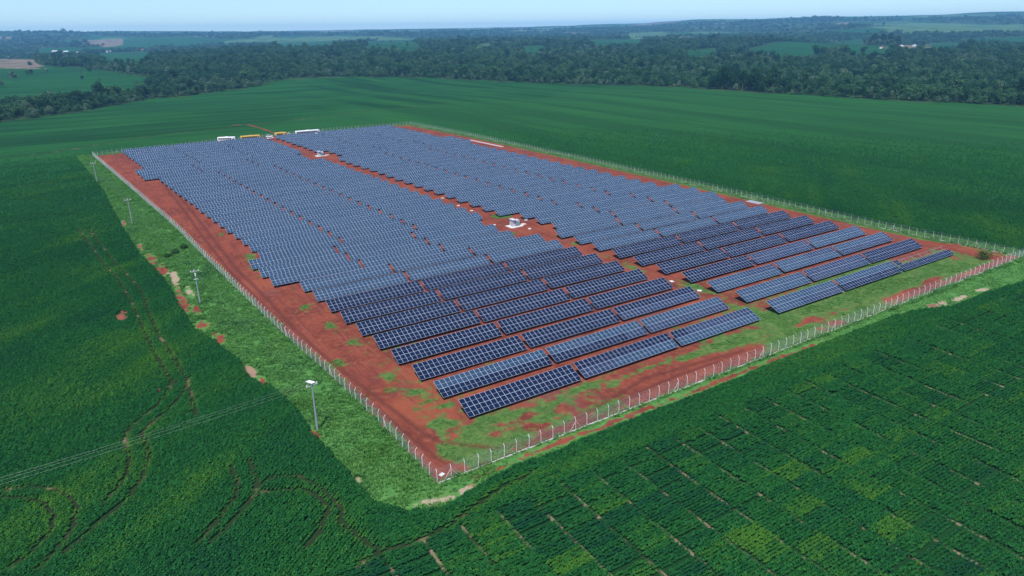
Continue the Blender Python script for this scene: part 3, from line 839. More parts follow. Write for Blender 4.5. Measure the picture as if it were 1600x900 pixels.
# ------------------------------------------------------------------ power poles and line
def pole(x, y, h, ang, label, head):
    z = gz(x, y)
    root = empty('power_pole', (x, y, z), (0, 0, ang), label, 'power pole', 'power poles along the bank')
    b = MB(); b.tube([(0, 0, -.8), (0, 0, h)], [.21, .12], 8); child('shaft', b.mesh('shaft', [M['pole_concrete']], smooth=False), root)
    b = MB(); b.box(-1.15, 1.15, -.06, .06, h - .75, h - .61); child('crossarm', b.mesh('crossarm', [M['white_concrete']]), root)
    ins = MB(); ins.tube([(0, 0, 0), (0, 0, .10), (0, 0, .12), (0, 0, .22), (0, 0, .24), (0, 0, .34)], [.05, .05, .10, .09, .10, .03], 8)
    im = ins.mesh('insulator', [M['porcelain']])
    for xx in (-1.0, -.15, 1.0): child('insulator', im, root, (xx, 0, h - .6))
    if head == 'fuse':
        for xx in (-.75, -.45, -.15):
            b = MB(); b.tube([(xx + .6, -.5, h - .05), (xx - .15, .45, h + .30)], .085, 6); child('fuse_cutout', b.mesh('fuse_cutout', [M['porcelain']]), root)
        b = MB(); b.box(-.7, .3, -.1, .1, h - .12, h - .02); child('fuse_bracket', b.mesh('fuse_bracket', [M['galvanised']]), root)
    if head == 'box':
        b = MB(); b.tube([(.0, -.22, h - 1.9), (.0, -.22, h - 1.2)], .17, 8); child('meter_can', b.mesh('meter_can', [M['white_paint']]), root)
        b = MB(); b.box(-.6, .6, -.22, -.12, h - 2.9, h - 2.8); child('lower_arm', b.mesh('lower_arm', [M['white_paint']]), root)
    return root
PP = [(28.4, 115.3), (21.1, 194.5), (13.7, 296.3), (6.8, 390.8)]
pole(*PP[0], 10.0, .25, 'nearest power pole with white fuses on its crossarm, on the bank by the fence', 'fuse')
pole(*PP[1], 10.0, .1, 'second power pole from the near corner, beside the bare red patch', 'box')
pole(*PP[2], 10.0, .1, 'third power pole from the near corner, on the grass bank', '')
pole(*PP[3], 10.0, .1, 'farthest power pole, near the back corner of the left fence', '')
pole(-52.0, 112.0, 10.0, 1.6, 'lone power pole in the left field, holding the far end of the wires', '')
def wires(a, b, ha, hb, offs, label, sag):
    za, zb = gz(*a), gz(*b)
    dx, dy = b[0] - a[0], b[1] - a[1]
    L = math.hypot(dx, dy); nx, ny = -dy / L, dx / L
    root = empty('power_line', (a[0], a[1], za), label=label, cat='power line', group='overhead wires')
    for k, of in enumerate(offs):
        pl = []
        for i in range(25):
            s = i / 24
            pl.append((dx * s + nx * of, dy * s + ny * of, (ha * (1 - s) + hb * s) + (zb - za) * s - sag * 4 * s * (1 - s)))
        m_ = MB(); m_.tube(pl, .0055, 4, cap=False); child('wire', m_.mesh('wire', [M['wire_metal']]), root)
wires(PP[0], (-52, 112), 9.75, 9.75, (-1.0, -.15, 1.0), 'three thin wires crossing the left field from the nearest pole', .9)
wires(PP[0], PP[1], 9.75, 9.75, (-1.0, .15, 1.0), 'thin wires between the nearest and second power pole', 1.0)
wires(PP[1], PP[2], 9.75, 9.75, (-1.0, .15, 1.0), 'thin wires between the second and third power pole', 1.3)
wires(PP[2], PP[3], 9.75, 9.75, (-1.0, .15, 1.0), 'thin wires between the third and farthest power pole', 1.2)

# ------------------------------------------------------------------ inverter stations, pads, lids
def station(x, y, label):
    z = gz(x, y)
    root = empty('inverter_station', (x, y, z), (0, 0, .06), label, 'inverter station', 'inverter stations in the aisle')
    b = MB(); b.box(-2.9, 2.5, -2.2, 2.0, -.3, .16); child('pad', b.mesh('pad', [M['white_concrete']]), root)
    b = MB(); b.box(-1.55, -.35, -.9, 1.0, .16, 2.55); child('switch_cabinet', b.mesh('switch_cabinet', [M['pale_grey']], bevel=.03), root)
    b = MB(); b.box(-1.75, -.15, -1.35, 1.25, 2.60, 2.74); child('cabinet_roof', b.mesh('cabinet_roof', [M['pale_grey']], bevel=.02), root)
    tr = child('transformer', MB().box(-.2, 1.7, -.75, .95, .30, 2.15).mesh('transformer', [M['grey_paint']], bevel=.08), root)
    for i in range(9):
        xx = -.08 + i * .2
        b = MB(); b.box(xx, xx + .05, -1.05, -.76, .5, 1.85); child('cooling_fin', b.mesh('cooling_fin', [M['grey_paint']]), tr)
    for yy in (-.4, .1, .6):
        b = MB(); b.tube([(1.1, yy, 2.15), (1.1, yy, 2.55)], [.11, .06], 8); child('bushing', b.mesh('bushing', [M['porcelain']]), tr)
    b = MB(); b.box(1.72, 2.0, -.8, .9, .25, 1.95); child('control_box', b.mesh('control_box', [M['dark_glass']], bevel=.03), root)
    b = MB(); b.box(-1.57, -1.552, -.6, .1, .35, 2.3); child('cabinet_door', b.mesh('cabinet_door', [M['grey_paint']]), root)
    b = MB(); b.box(2.52, 4.8, -.7, .9, -.25, .10); child('apron', b.mesh('apron', [M['white_concrete']]), root)
    return root
station(131.0, 209.5, 'nearer grey inverter station on a white concrete pad in the aisle')
station(118.6, 396.6, 'farther grey inverter station on a white pad in the aisle')
lid = MB(); lid.box(-.55, .55, -.45, .45, -.2, .22); lid.box(-.62, .62, -.52, .52, .224, .30)
lid_mesh = lid.mesh('lid', [M['white_concrete']])
LIDS = [(138.2, 213.2, 'behind the nearer inverter station'), (133.0, 202.8, 'in front of the nearer inverter station'), (125.2, 214.6, 'left of the nearer inverter station'), (130.6, 174.8, 'in the aisle before the eighth row'),
        (128.4, 237.3, 'in the aisle beyond the nearer station'), (128.0, 247.6, 'in the aisle by the fifteenth row'), (136.5, 134.9, 'in the aisle by the fourth row'), (137.6, 125.4, 'in the aisle by the third row, on red earth'), (128.6, 263.0, 'in the aisle by the eighteenth row')]
for (x, y, w) in LIDS:
    o = link(bpy.data.objects.new('cable_pit_lid', lid_mesh)); o.location = (x, y, gz(x, y)); o.rotation_euler = (0, 0, x)
    tag(o, 'small white concrete cable pit lid ' + w, 'pit lid', 'cable pit lids along the aisle')
def slab(x, y, w, d_, ang, label, m):
    b = MB(); b.box(-w / 2, w / 2, -d_ / 2, d_ / 2, -.25, .11)
    o = link(bpy.data.objects.new('concrete_slab', b.mesh('slab', [m], bevel=.02))); o.location = (x, y, gz(x, y)); o.rotation_euler = (0, 0, ang)
    tag(o, label, 'concrete slab')
slab(227.6, 182.6, 3.6, 6.4, .05, 'pale grey concrete slab beside the right-hand fence', M['concrete'])
slab(215.4, 377.0, 2.2, 36.0, .07, 'long pale slab between the far panels and the right-hand fence', M['pink_concrete'])
slab(41.6, 90.4, .9, .7, .4, 'small white block inside the near corner of the fence', M['white_concrete'])

# ------------------------------------------------------------------ vehicles behind the last row
wheel_b = MB(); wheel_b.tube([(0, -.14, 0), (0, .14, 0)], .5, 14)
wheel_mesh = wheel_b.mesh('wheel', [M['tyre_rubber']])
def bus(x, y, L, H, ang, paint, label, group=None, roof=None):
    root = empty('bus', (x, y, gz(x, y)), (0, 0, ang), label, 'bus', group)
    w = 1.25
    prof = [(-L / 2, .55), (L / 2 - .1, .55), (L / 2, .9), (L / 2 - .02, 1.7), (L / 2 - .35, H - .12), (L / 2 - .7, H), (-L / 2 + .25, H), (-L / 2, H - .25)]
    child('body', MB().prism(prof, -w, w).mesh('body', [paint], bevel=.05), root)
    n = int((L - 2.4) / 1.35)
    for s in (-1, 1):
        for i in range(n):
            x0 = -L / 2 + .7 + i * 1.35
            b = MB(); b.box(x0, x0 + 1.2, s * w - .012, s * w + .012, 1.55, H - .55); child('window', b.mesh('window', [M['dark_glass']]), root)
        b = MB(); b.box(L / 2 - 1.6, L / 2 - .8, s * w - .012, s * w + .012, .75, H - .6); child('door', b.mesh('door', [M['dark_glass']]), root)
        for xx in (-L / 2 + 2.2, L / 2 - 2.4): child('wheel', wheel_mesh, root, (xx, s * (w - .16), .5))
    b = MB(); b.add([(L / 2 + .012, -1.05, 1.55), (L / 2 + .012, 1.05, 1.55), (L / 2 - .27, 1.0, H - .35), (L / 2 - .27, -1.0, H - .35)], [(0, 1, 2, 3)]); child('windscreen', b.mesh('windscreen', [M['dark_glass']]), root)
    b = MB(); b.box(-1.0, 1.0, -.7, .7, H + .005, H + .22); child('roof_hatch', b.mesh('roof_hatch', [paint], bevel=.05), root)
    return root
def car(x, y, ang, paint, label, group):
    root = empty('car', (x, y, gz(x, y)), (0, 0, ang), label, 'car', group)
    lo = [(-2.2, .45), (2.15, .45), (2.2, .75), (1.9, .95), (.9, 1.02), (-2.1, 1.05), (-2.2, .8)]
    child('body', MB().prism(lo, -.88, .88).mesh('body', [paint], bevel=.06), root)
    ca = [(-1.9, 1.04), (.95, 1.01), (.35, 1.55), (-1.5, 1.58)]
    cb = child('cabin', MB().prism(ca, -.76, .76).mesh('cabin', [M['dark_glass']], bevel=.05), root)
    child('roof', MB().box(-1.35, .25, -.68, .68, 1.57, 1.63).mesh('roof', [paint], bevel=.02), root)
    for xx in (-1.4, 1.35):
        for s in (-1, 1): child('wheel', wheel_mesh, root, (xx, s * .76, .33), scl=(.66, .7, .66))
    return root
G_ = 'vehicles parked behind the last row'
bus(85.2, 484.8, 11.0, 3.0, -.42, M['white_paint'], 'short white bus behind the last row, farthest left of the vehicles', G_)
bus(99.3, 481.2, 12.2, 3.1, -.06, M['yellow_paint'], 'longer yellow bus behind the last row, between the white bus and cars', G_)
bus(119.2, 482.6, 7.6, 3.1, .06, M['yellow_paint'], 'shorter yellow bus parked at the head of the aisle', G_)
bus(136.6, 481.2, 16.0, 3.2, -.05, M['white_paint'], 'long white bus behind the right-hand block of panels', G_)
car(111.2, 478.6, .3, M['white_paint'], 'white car at the head of the aisle, nearest the panels', G_)
car(112.4, 486.6, -.2, M['white_paint'], 'white car parked between the two yellow buses', G_)
car(125.8, 487.5, .8, M['white_paint'], 'white car beyond the shorter yellow bus', G_)

# ------------------------------------------------------------------ plants
def leaf_mat(name, c0, c1, trans=.25, tint=False, rough=.75):
    def f(t):
        rnd = t.node('ShaderNodeObjectInfo').outputs['Random']
        P = t.pos()
        nz = t.noise(P, 1.3, 2)
        k = t.addn(t.mul(rnd, .6), t.mul(nz, .4))
        c = t.mix(t.ss(k, .15, .85), c0, c1)
        if tint:
            ti = t.attr('tint', 'INSTANCER')
            c = t.mix(t.ss(ti, 0.0, 1.0), c, (.056, .168, .020))
            c = t.mix(t.ss(t.mul(ti, -1.0), 0.0, 1.0), c, (.007, .060, .030))
        sh = t.bsdf(c, rough, .08)
        tl = t.node('ShaderNodeBsdfTranslucent', {'Color': t.mix(.4, c, (.035, .16, .02))}).outputs[0]
        mx = t.node('ShaderNodeMixShader', {0: trans}); t.l.new(sh, mx.inputs[1]); t.l.new(tl, mx.inputs[2])
        t.done(mx.outputs[0])
    return mat(name, f)
M['soy'] = leaf_mat('soybean_leaf', (.010, .084, .019), (.020, .126, .029), .18, True)
M['grass'] = leaf_mat('grass_blade', (.085, .245, .058), (.140, .325, .080), .35, True)
M['leaf_dark'] = leaf_mat('leaf_dark', (.012, .044, .020), (.026, .078, .030), .15)
M['leaf_mid'] = leaf_mat('leaf_mid', (.032, .088, .034), (.062, .138, .054), .15)
M['leaf_pale'] = leaf_mat('leaf_pale', (.072, .130, .070), (.130, .195, .115), .15)
M['leaf_bush'] = leaf_mat('leaf_bush', (.028, .090, .018), (.050, .135, .028), .2)

def cloud_quads(rs, centers, outward, size, jit=.7):
    """randomly tilted leaf quads at the given centres"""
    n = len(centers)
    nrm = outward * (1 - jit) + rs.normal(0, 1, (n, 3)) * jit
    nrm /= np.linalg.norm(nrm, axis=1)[:, None] + 1e-9
    a = np.cross(nrm, rs.normal(0, 1, (n, 3))); a /= np.linalg.norm(a, axis=1)[:, None] + 1e-9
    b = np.cross(nrm, a)
    s = size * rs.uniform(.65, 1.35, (n, 1))
    q = rs.uniform(.55, 1.0, (n, 1))
    v = np.stack([centers - a * s * q, centers - b * s, centers + a * s * q, centers + b * s * .9], 1).reshape(-1, 3)
    f = np.arange(4 * n).reshape(-1, 4)
    return v, f

def crown_mesh(seed, h, rx, lobes, n, leaf, m, base=.32, tall=1.0):
    rs = np.random.default_rng(seed)
    cs = []; ou = []
    L = []
    for i in range(lobes):
        a = rs.uniform(0, 2 * math.pi); rr_ = rx * math.sqrt(rs.uniform(0, 1)) * .62
        zz = h * (base + .20 + (1 - base - .32) * rs.uniform(0, 1) ** .8 * (1 - .35 * rr_ / rx))
        L.append((rr_ * math.cos(a), rr_ * math.sin(a), zz, rx * rs.uniform(.34, .58)))
    L.append((0, 0, h * (base + .42), rx * .62)); L.append((0, 0, h * .80, rx * .46))
    w = np.array([l[3] ** 2 for l in L]); w /= w.sum()
    pick = rs.choice(len(L), n, p=w)
    d = rs.normal(0, 1, (n, 3)); d[:, 2] = d[:, 2] * .9 + .25
    d /= np.linalg.norm(d, axis=1)[:, None]
    rad = rs.uniform(.62, 1.04, (n, 1))
    LL = np.array(L)[pick]
    c = LL[:, :3] + d * LL[:, 3:4] * rad * np.array([1, 1, .82 * tall])
    c[:, 2] = np.maximum(c[:, 2], h * .10)
    v, f = cloud_quads(rs, c, d, leaf, .55)
    return np_mesh('crown', v, f, [m])

def trunk_mesh(seed, h, rx):
    rs = random.Random(seed)
    b = MB()
    top = h * .62
    b.tube([(0, 0, -.4), (.08, .05, h * .2), (rs.uniform(-.3, .3), rs.uniform(-.3, .3), top)], [h * .026, h * .020, h * .008], 6)
    for i in range(5):
        a = rs.uniform(0, 6.283); z0 = h * rs.uniform(.24, .48); r = rx * rs.uniform(.4, .7)
        b.tube([(0, 0, z0), (r * .5 * math.cos(a), r * .5 * math.sin(a), z0 + h * .12), (r * math.cos(a), r * math.sin(a), z0 + h * .28)], [h * .011, h * .008, h * .004], 5)
    return b.mesh('trunk', [M['bark']])

# kinds of tree: (height, radius, lobes, leaves, leaf size, material, base, label words)
KINDS = [
    (12, 5.6, 9, 520, .62, 'leaf_dark', .16, 'broad dark green tree'),
    (14, 5.0, 8, 520, .60, 'leaf_mid', .20, 'rounded mid green tree'),
    (10, 4.6, 7, 420, .58, 'leaf_pale', .10, 'pale greyish green tree'),
    (17, 5.4, 10, 600, .64, 'leaf_dark', .22, 'tall dark tree'),
    (9, 5.2, 8, 460, .56, 'leaf_mid', .06, 'low spreading green tree'),
    (13, 4.2, 7, 420, .58, 'leaf_mid', .26, 'slender green tree'),
    (8, 3.8, 6, 360, .52, 'leaf_pale', .05, 'small pale bushy tree'),
    (11, 5.0, 8, 480, .60, 'leaf_dark', .12, 'dense dark tree'),
]
tree_meshes = []
for k, (h, rx, lo, n, ls, m, ba, w) in enumerate(KINDS):
    tree_meshes.append((trunk_mesh(40 + k, h, rx), crown_mesh(60 + k, h, rx, lo, int(n * 1.9), ls * .72, M[m], ba)))

def tree(kind, x, y, s, rz, label, group=None, name='tree', sz=None):
    o = empty(name, (x, y, gz(x, y)), (0, 0, rz), label, 'tree', group)
    o.scale = (s, s, s * (sz or 1.0))
    child('trunk', tree_meshes[kind][0], o)
    child('crown', tree_meshes[kind][1], o)
    return o

# ---- forest points
def in_view(x, y, lo=-13, hi=77):
    a = np.degrees(np.arctan2(x, y))
    return (a > lo) & (a < hi)
pts = []
rs = np.random.default_rng(21)
def band(r0, r1, spacing):
    n = int(math.radians(90) / 2 * (r1 * r1 - r0 * r0) / spacing ** 2)
    r = np.sqrt(rs.uniform(r0 * r0, r1 * r1, n)); a = np.radians(rs.uniform(-13, 77, n))
    return r * np.sin(a), r * np.cos(a)
fxs, fys, fsc = [], [], []
for r0, r1, sp, sc in ((500, 1100, 5.6, .86), (1100, 1700, 6.4, .92), (1700, 2600, 8.4, 1.12), (2600, 4200, 15, 1.6), (4200, 7000, 34, 2.4)):
    x, y = band(r0, r1, sp)
    ok = ~inside(NEARLAND, x, y)
    x, y = x[ok], y[ok]
    ok = field_mask(x, y) < 0
    x, y = x[ok], y[ok]
    fxs.append(x); fys.append(y); fsc.append(np.full(len(x), sc))
fx_, fy_, fs_ = np.concatenate(fxs), np.concatenate(fys), np.concatenate(fsc)
# scattered trees in the far fields and hedge lines
x, y = band(1200, 3600, 70)
ok = ~inside(NEARLAND, x, y); x, y = x[ok], y[ok]
ok = (field_mask(x, y) >= 0) & (fbm(x / 150, y / 150, 44, 2) > .62); x, y = x[ok], y[ok]
fx_ = np.concatenate([fx_, x]); fy_ = np.concatenate([fy_, y]); fs_ = np.concatenate([fs_, np.full(len(x), 1.0)])
# patches of one kind: choose the kind by noise plus chance
edge_d = seg_dist(EDGE, fx_, fy_)
pn = fbm(fx_ / 90, fy_ / 90, 52, 2)
kk = np.where(pn < .40, 0, np.where(pn < .5, 1, np.where(pn < .58, 7, np.where(pn < .66, 4, 2))))
ch = rs.uniform(0, 1, len(fx_))
kk = np.where(ch < .38, rs.integers(0, 8, len(fx_)), kk)
kk = np.where((edge_d < 14) & (ch > .62), np.where(ch > .85, 6, 4), kk)
size = fs_ * rs.uniform(.5, 1.2, len(fx_))
size = np.where((edge_d < 10), size * .82, size)
emer = rs.uniform(0, 1, len(fx_)) < .045
size = np.where(emer, size * 1.45, size)
rot = rs.uniform(0, 6.283, len(fx_))
# the tall dark group on the right-hand forest edge
TALL = [(664, 612), (668, 598), (666, 585), (668, 570), (664, 556), (672, 548), (670, 534), (674, 520), (680, 590), (682, 566), (684, 541), (676, 604), (690, 577)]
for (a, b_) in TALL:
    near_t = np.hypot(fx_ - a, fy_ - b_) < 6
    size[near_t] = 0
keep = size > 0
fx_, fy_, kk, size, rot, edge_d = fx_[keep], fy_[keep], kk[keep], size[keep], rot[keep], edge_d[keep]
dist = np.hypot(fx_, fy_)
show = size / dist * np.where(edge_d < 16, 1.6, 1.0) * in_view(fx_, fy_, -6, 69)
order = np.argsort(-show)
N_IND = 262
def where_word(x, y):
    a = math.degrees(math.atan2(x, y))
    if a < 4: return 'on the stream wood edge at far left'
    if a < 13: return 'on the wood edge left of the buses'
    if a < 26: return 'on the forest edge beyond the last panels'
    if a < 40: return 'on the forest edge straight beyond the field'
    if a < 52: return 'on the forest edge near the tall dark group'
    return 'on the forest edge at far right'
NTH = ['first', 'second', 'third', 'fourth', 'fifth', 'sixth', 'seventh', 'eighth', 'ninth', 'tenth', 'eleventh', 'twelfth', 'thirteenth', 'fourteenth', 'fifteenth', 'sixteenth', 'seventeenth', 'eighteenth', 'nineteenth', 'twentieth'] + \
      ['twenty-' + w for w in ('first', 'second', 'third', 'fourth', 'fifth', 'sixth', 'seventh', 'eighth', 'ninth')] + ['thirtieth'] + ['thirty-' + w for w in ('first', 'second', 'third', 'fourth', 'fifth', 'sixth', 'seventh', 'eighth', 'ninth')] + ['fortieth']
chosen = sorted(order[:N_IND], key=lambda i: math.atan2(fx_[i], fy_[i]))
count_ = {}
for i in chosen:
    lab = KINDS[kk[i]][7] + ' ' + where_word(fx_[i], fy_[i])
    c_n = count_.get(lab, 0); count_[lab] = c_n + 1
    tree(int(kk[i]), fx_[i], fy_[i], size[i], rot[i], lab + ', ' + NTH[min(c_n, 39)] + ' from left', 'trees along the forest edge')
for n_, (a, b_) in enumerate(sorted(TALL, key=lambda p: math.atan2(p[0], p[1]))):
    tree(3 if n_ % 3 else 0, a, b_, 1.38 + .22 * math.sin(n_ * 2.4), n_, 'very tall dark tree in the right-hand forest edge group, ' + NTH[n_] + ' from left', 'tall dark trees on the forest edge', sz=1.1)
big = [(38, 940, 3, 1.45, 'tall lone tree rising above the stream wood at left'), (12, 880, 0, 1.55, 'broad round tree in the stream wood at left'), (-4, 890, 1, 1.2, 'rounded tree beside the broad one in the stream wood'),
       (1360, 942, 2, 2.3, 'large grey-brown tree standing at the pale field edge'), (1342, 962, 0, 2.1, 'broad tree left in the clump at the pale field'), (1378, 925, 1, 2.0, 'broad tree right in the clump at the pale field'), (1370, 967, 7, 2.0, 'dark tree behind the clump at the pale field'),
       (1576, 1009, 0, 1.5, 'lone dark tree beside the red bank on the right'), (1965, 1229, 3, 2.0, 'first tall tree of the row by the farm'), (2000, 1226, 3, 1.9, 'second tall tree of the row by the farm'), (2026, 1222, 3, 2.0, 'third tall tree of the row by the farm'), (2040, 1206, 0, 2.2, 'fourth tall tree of the row by the farm')]
for (a, b_, k, s, lab) in big: tree(k, a, b_, s, a, lab, 'single trees in the far land')

# ---- geometry-node scatter
def scatter(name, co, rotv, scl, pick, protos, label, tint=None, cat=None):
    me = bpy.data.meshes.new(name)
    n = len(co)
    me.vertices.add(n); me.vertices.foreach_set('co', np.asarray(co, np.float32).ravel())
    def at(nm, ty, dat):
        a = me.attributes.new(nm, ty, 'POINT'); a.data.foreach_set('vector' if ty == 'FLOAT_VECTOR' else 'value', np.asarray(dat).ravel())
    at('rotv', 'FLOAT_VECTOR', np.asarray(rotv, np.float32)); at('sclv', 'FLOAT_VECTOR', np.asarray(scl, np.float32))
    at('pick', 'INT', np.asarray(pick, np.int32))
    at('tint', 'FLOAT', np.asarray(tint if tint is not None else np.zeros(n), np.float32))
    o = link(bpy.data.objects.new(name, me))
    pc = bpy.data.collections.new(name + '_kinds')
    for i, pm_ in enumerate(protos):
        po = bpy.data.objects.new('%s_kind_%02d' % (name, i), pm_); pc.objects.link(po)
    g = bpy.data.node_groups.new(name, 'GeometryNodeTree')
    g.interface.new_socket('Geometry', in_out='INPUT', socket_type='NodeSocketGeometry')
    g.interface.new_socket('Geometry', in_out='OUTPUT', socket_type='NodeSocketGeometry')
    gi = g.nodes.new('NodeGroupInput'); go = g.nodes.new('NodeGroupOutput')
    ip = g.nodes.new('GeometryNodeInstanceOnPoints'); ci = g.nodes.new('GeometryNodeCollectionInfo')
    ci.inputs['Collection'].default_value = pc; ci.inputs['Separate Children'].default_value = True; ci.inputs['Reset Children'].default_value = True
    def na(nm, ty):
        q = g.nodes.new('GeometryNodeInputNamedAttribute'); q.data_type = ty; q.inputs['Name'].default_value = nm
        return [s for s in q.outputs if s.enabled and s.name == 'Attribute'][0]
    g.links.new(gi.outputs[0], ip.inputs['Points']); g.links.new(ci.outputs[0], ip.inputs['Instance'])
    ip.inputs['Pick Instance'].default_value = True
    g.links.new(na('pick', 'INT'), ip.inputs['Instance Index'])
    e2r = g.nodes.new('FunctionNodeEulerToRotation'); g.links.new(na('rotv', 'FLOAT_VECTOR'), e2r.inputs[0]); g.links.new(e2r.outputs[0], ip.inputs['Rotation'])
    g.links.new(na('sclv', 'FLOAT_VECTOR'), ip.inputs['Scale'])
    g.links.new(ip.outputs[0], go.inputs[0])
    md = o.modifiers.new('scatter', 'NODES'); md.node_group = g
    tag(o, label, cat, kind='stuff')
    return o

rest = order[N_IND:]
def merged(tm, cm):
    """trunk and crown in one mesh, for the far mass of trees"""
    bm = bmesh.new(); bm.from_mesh(cm)
    me = bpy.data.meshes.new('far_tree'); bm.to_mesh(me); bm.free()
    for m in cm.materials: me.materials.append(m)
    return me
far_protos = []
for k, (h, rx, lo, n, ls, m, ba, w) in enumerate(KINDS):
    far_protos.append(crown_mesh(160 + k, h, rx, lo, 460, ls * .9, M[m], ba * .6))
rx_, ry_ = fx_[rest], fy_[rest]
scatter('forest', np.stack([rx_, ry_, terrain(rx_, ry_)], 1), np.stack([rot[rest] * 0, rot[rest] * 0, rot[rest]], 1),
        np.stack([size[rest], size[rest], size[rest] * np.where(dist[rest] > 2600, .62, 1.0)], 1), kk[rest], far_protos, 'mass of mixed green woodland covering the valley beyond the field', cat='forest')
print('forest', len(rest))

# ---- soybean plants
def soy_mesh(seed, n=46):
    r = np.random.default_rng(seed)
    a = r.uniform(0, 6.283, n); rad = .34 * np.sqrt(r.uniform(0, 1, n))
    z = .30 + .42 * (1 - (rad / .36) ** 2 * .8) * r.uniform(.55, 1.05, n)
    c = np.stack([rad * np.cos(a) * 1.2, rad * np.sin(a) * .56, z], 1)
    out = np.stack([np.cos(a) * rad, np.sin(a) * rad, np.full(n, .55)], 1); out /= np.linalg.norm(out, axis=1)[:, None]
    v, f = cloud_quads(r, c, out, .098, .38)
    return np_mesh('soybean_plant', v, f, [M['soy']])
def grass_mesh(seed, n=18, hgt=.5, rad=.34):
    r = np.random.default_rng(seed)
    vs = []; fs = []
    for i in range(n):
        a = r.uniform(0, 6.283); b_ = r.uniform(0, 6.283); q = rad * math.sqrt(r.uniform())
        x, y = q * math.cos(a), q * math.sin(a); h = hgt * r.uniform(.5, 1.1); w = .035 * r.uniform(.7, 1.5)
        lx, ly = math.cos(a) * h * r.uniform(.15, .75), math.sin(a) * h * r.uniform(.15, .75)
        cx, cy = math.cos(b_) * w, math.sin(b_) * w
        o = len(vs)
        vs += [(x - cx, y - cy, -.03), (x + cx, y + cy, -.03), (x + lx * .5 + cx, y + ly * .5 + cy, h * .7), (x + lx * .5 - cx, y + ly * .5 - cy, h * .7), (x + lx, y + ly, h * .9)]
        fs += [(o, o + 1, o + 2, o + 3)]
        vs += [(x + lx + cx, y + ly + cy, h * .88)]
        fs += [(o + 3, o + 2, o + 5, o + 4)]
    return np_mesh('grass_tuft', vs, fs, [M['grass']])

def rows_lattice(ang, sp_row, sp_in, ext):
    n1 = int(2 * ext / sp_in); n2 = int(2 * ext / sp_row)
    a, b = np.meshgrid((np.arange(n1) - n1 / 2) * sp_in, (np.arange(n2) - n2 / 2) * sp_row)
    return a.ravel(), b.ravel()
PLOT_U0, PLOT_DU, PLOT_V0, PLOT_DV = 26.1, 6.13, 77.6, 3.36
def crop_points():
    out = []
    for part in (0, 1):
        ang = 0.0 if part else math.radians(40)
        a, b = rows_lattice(ang, .58, .38, 470)
        a = a + rng.normal(0, .09, a.shape); b = b + rng.normal(0, .045, b.shape)
        if part == 0: b = b + 0
        c, s = math.cos(ang), math.sin(ang)
        cx, cy = (150, 260) if part == 0 else (150, 90)
        x = cx + a * c - b * s; y = cy + a * s + b * c
        r = np.hypot(x, y)
        az = np.degrees(np.arctan2(x, y))
        ok = (az > -14) & (az < 80) & (r > 62) & (r < 520)
        # the plant-side boundary between the two row directions: a diagonal from the near corner
        plots = (y < 79.0) | ((x > 27) & (y < 95))
        ok &= plots if part else ~plots
        x, y, r = x[ok], y[ok], r[ok]
        ok = rng.uniform(0, 1, len(x)) < 1 - .80 * sstep(180, 360, r) - .2 * sstep(380, 520, r)
        x, y, r = x[ok], y[ok], r[ok]
        dv = sdf(VERGE, x, y)
        ok = dv < -.15 - .35 * vnoise(x / 1.3, y / 1.3, 8)
        x, y = x[ok], y[ok]
        d = np.full(x.shape, 9.0)
        for q in RUTS: d = np.minimum(d, seg_dist(q, x, y))
        wob = .26 + .34 * vnoise(x / 2.2, y / 2.2, 14)
        ok = (d > wob) | (rng.uniform(0, 1, len(x)) < .12)
        bd = np.zeros(x.shape)
        for (p_, q_, a_, b_, k_) in BARE:
            bd = np.maximum(bd, np.exp(-(((x - p_) / a_) ** 2 + ((y - q_) / b_) ** 2) * .8))
        ok &= bd + .3 * (vnoise(x / 1.1, y / 1.1, 19) - .5) < .42
        tint = np.zeros(x.shape)
        c2, s2 = math.cos(ang), math.sin(ang)
        big = .5 * fbm(x / 22, y / 22, 33, 3) + .5 * fbm((x * c2 + y * s2) / 60, (-x * s2 + y * c2) / 5, 34, 3)
        tint += (big - .5) * 2.2 + .5 * np.exp(-(d / .9) ** 2)
        scl = .86 + .34 * big - .22 * np.exp(-(d / 1.0) ** 2)
        if part:
            pu = (x - PLOT_U0) / PLOT_DU; pv = (PLOT_V0 - y) / PLOT_DV
            iu, iv = np.floor(pu), np.floor(pv)
            inplot = (y < PLOT_V0)
            fu = (pu - iu) * PLOT_DU
            edge = np.minimum(fu, PLOT_DU - fu)
            hs = _hash(iu.astype(np.int64), iv.astype(np.int64), 77)
            hs2 = _hash(iu.astype(np.int64), np.floor(iv / 2).astype(np.int64), 78)
            open_ = .17 + .28 * (_hash(np.floor(pu + .5).astype(np.int64), np.floor(pv / 1.6).astype(np.int64), 79)) ** 1.6
            cross = (np.mod(iv, 4) == 3) & (_hash(np.floor(pu + .5).astype(np.int64), np.floor(iv / 4).astype(np.int64), 80) < .55)
            ok &= ~(inplot & (edge < np.where(cross, .05, open_)))
            fv = (pv - iv) * PLOT_DV
            ok &= ~(inplot & (np.minimum(fv, PLOT_DV - fv) < .15) & (hs2 < .45))
            clus = fbm(x / 26, y / 26, 36, 2)
            tn = np.where((hs > .80) & (clus > .5), .45 + 1.6 * (hs - .8), np.where(hs > .84, .40, np.where(hs < .25, -.32, (hs - .5) * .75)))
            tn = np.where((x > 96), tn * .55, tn)
            tn += (hs2 - .5) * .35 + (fbm(x / 30, y / .9, 37, 2) - .5) * .9
            tint = np.where(inplot, tn + (big - .5) * .4, tint)
            scl = np.where(inplot, .86 + .26 * hs2, scl)
        out.append((x[ok], y[ok], tint[ok], scl[ok], np.full(ok.sum(), ang)))
    return [np.concatenate(k) for k in zip(*out)]
cx_, cy_, ctint, cscl, cang = crop_points()
n = len(cx_)
print('crop plants', n)
ctint += rng.normal(0, .16, n)
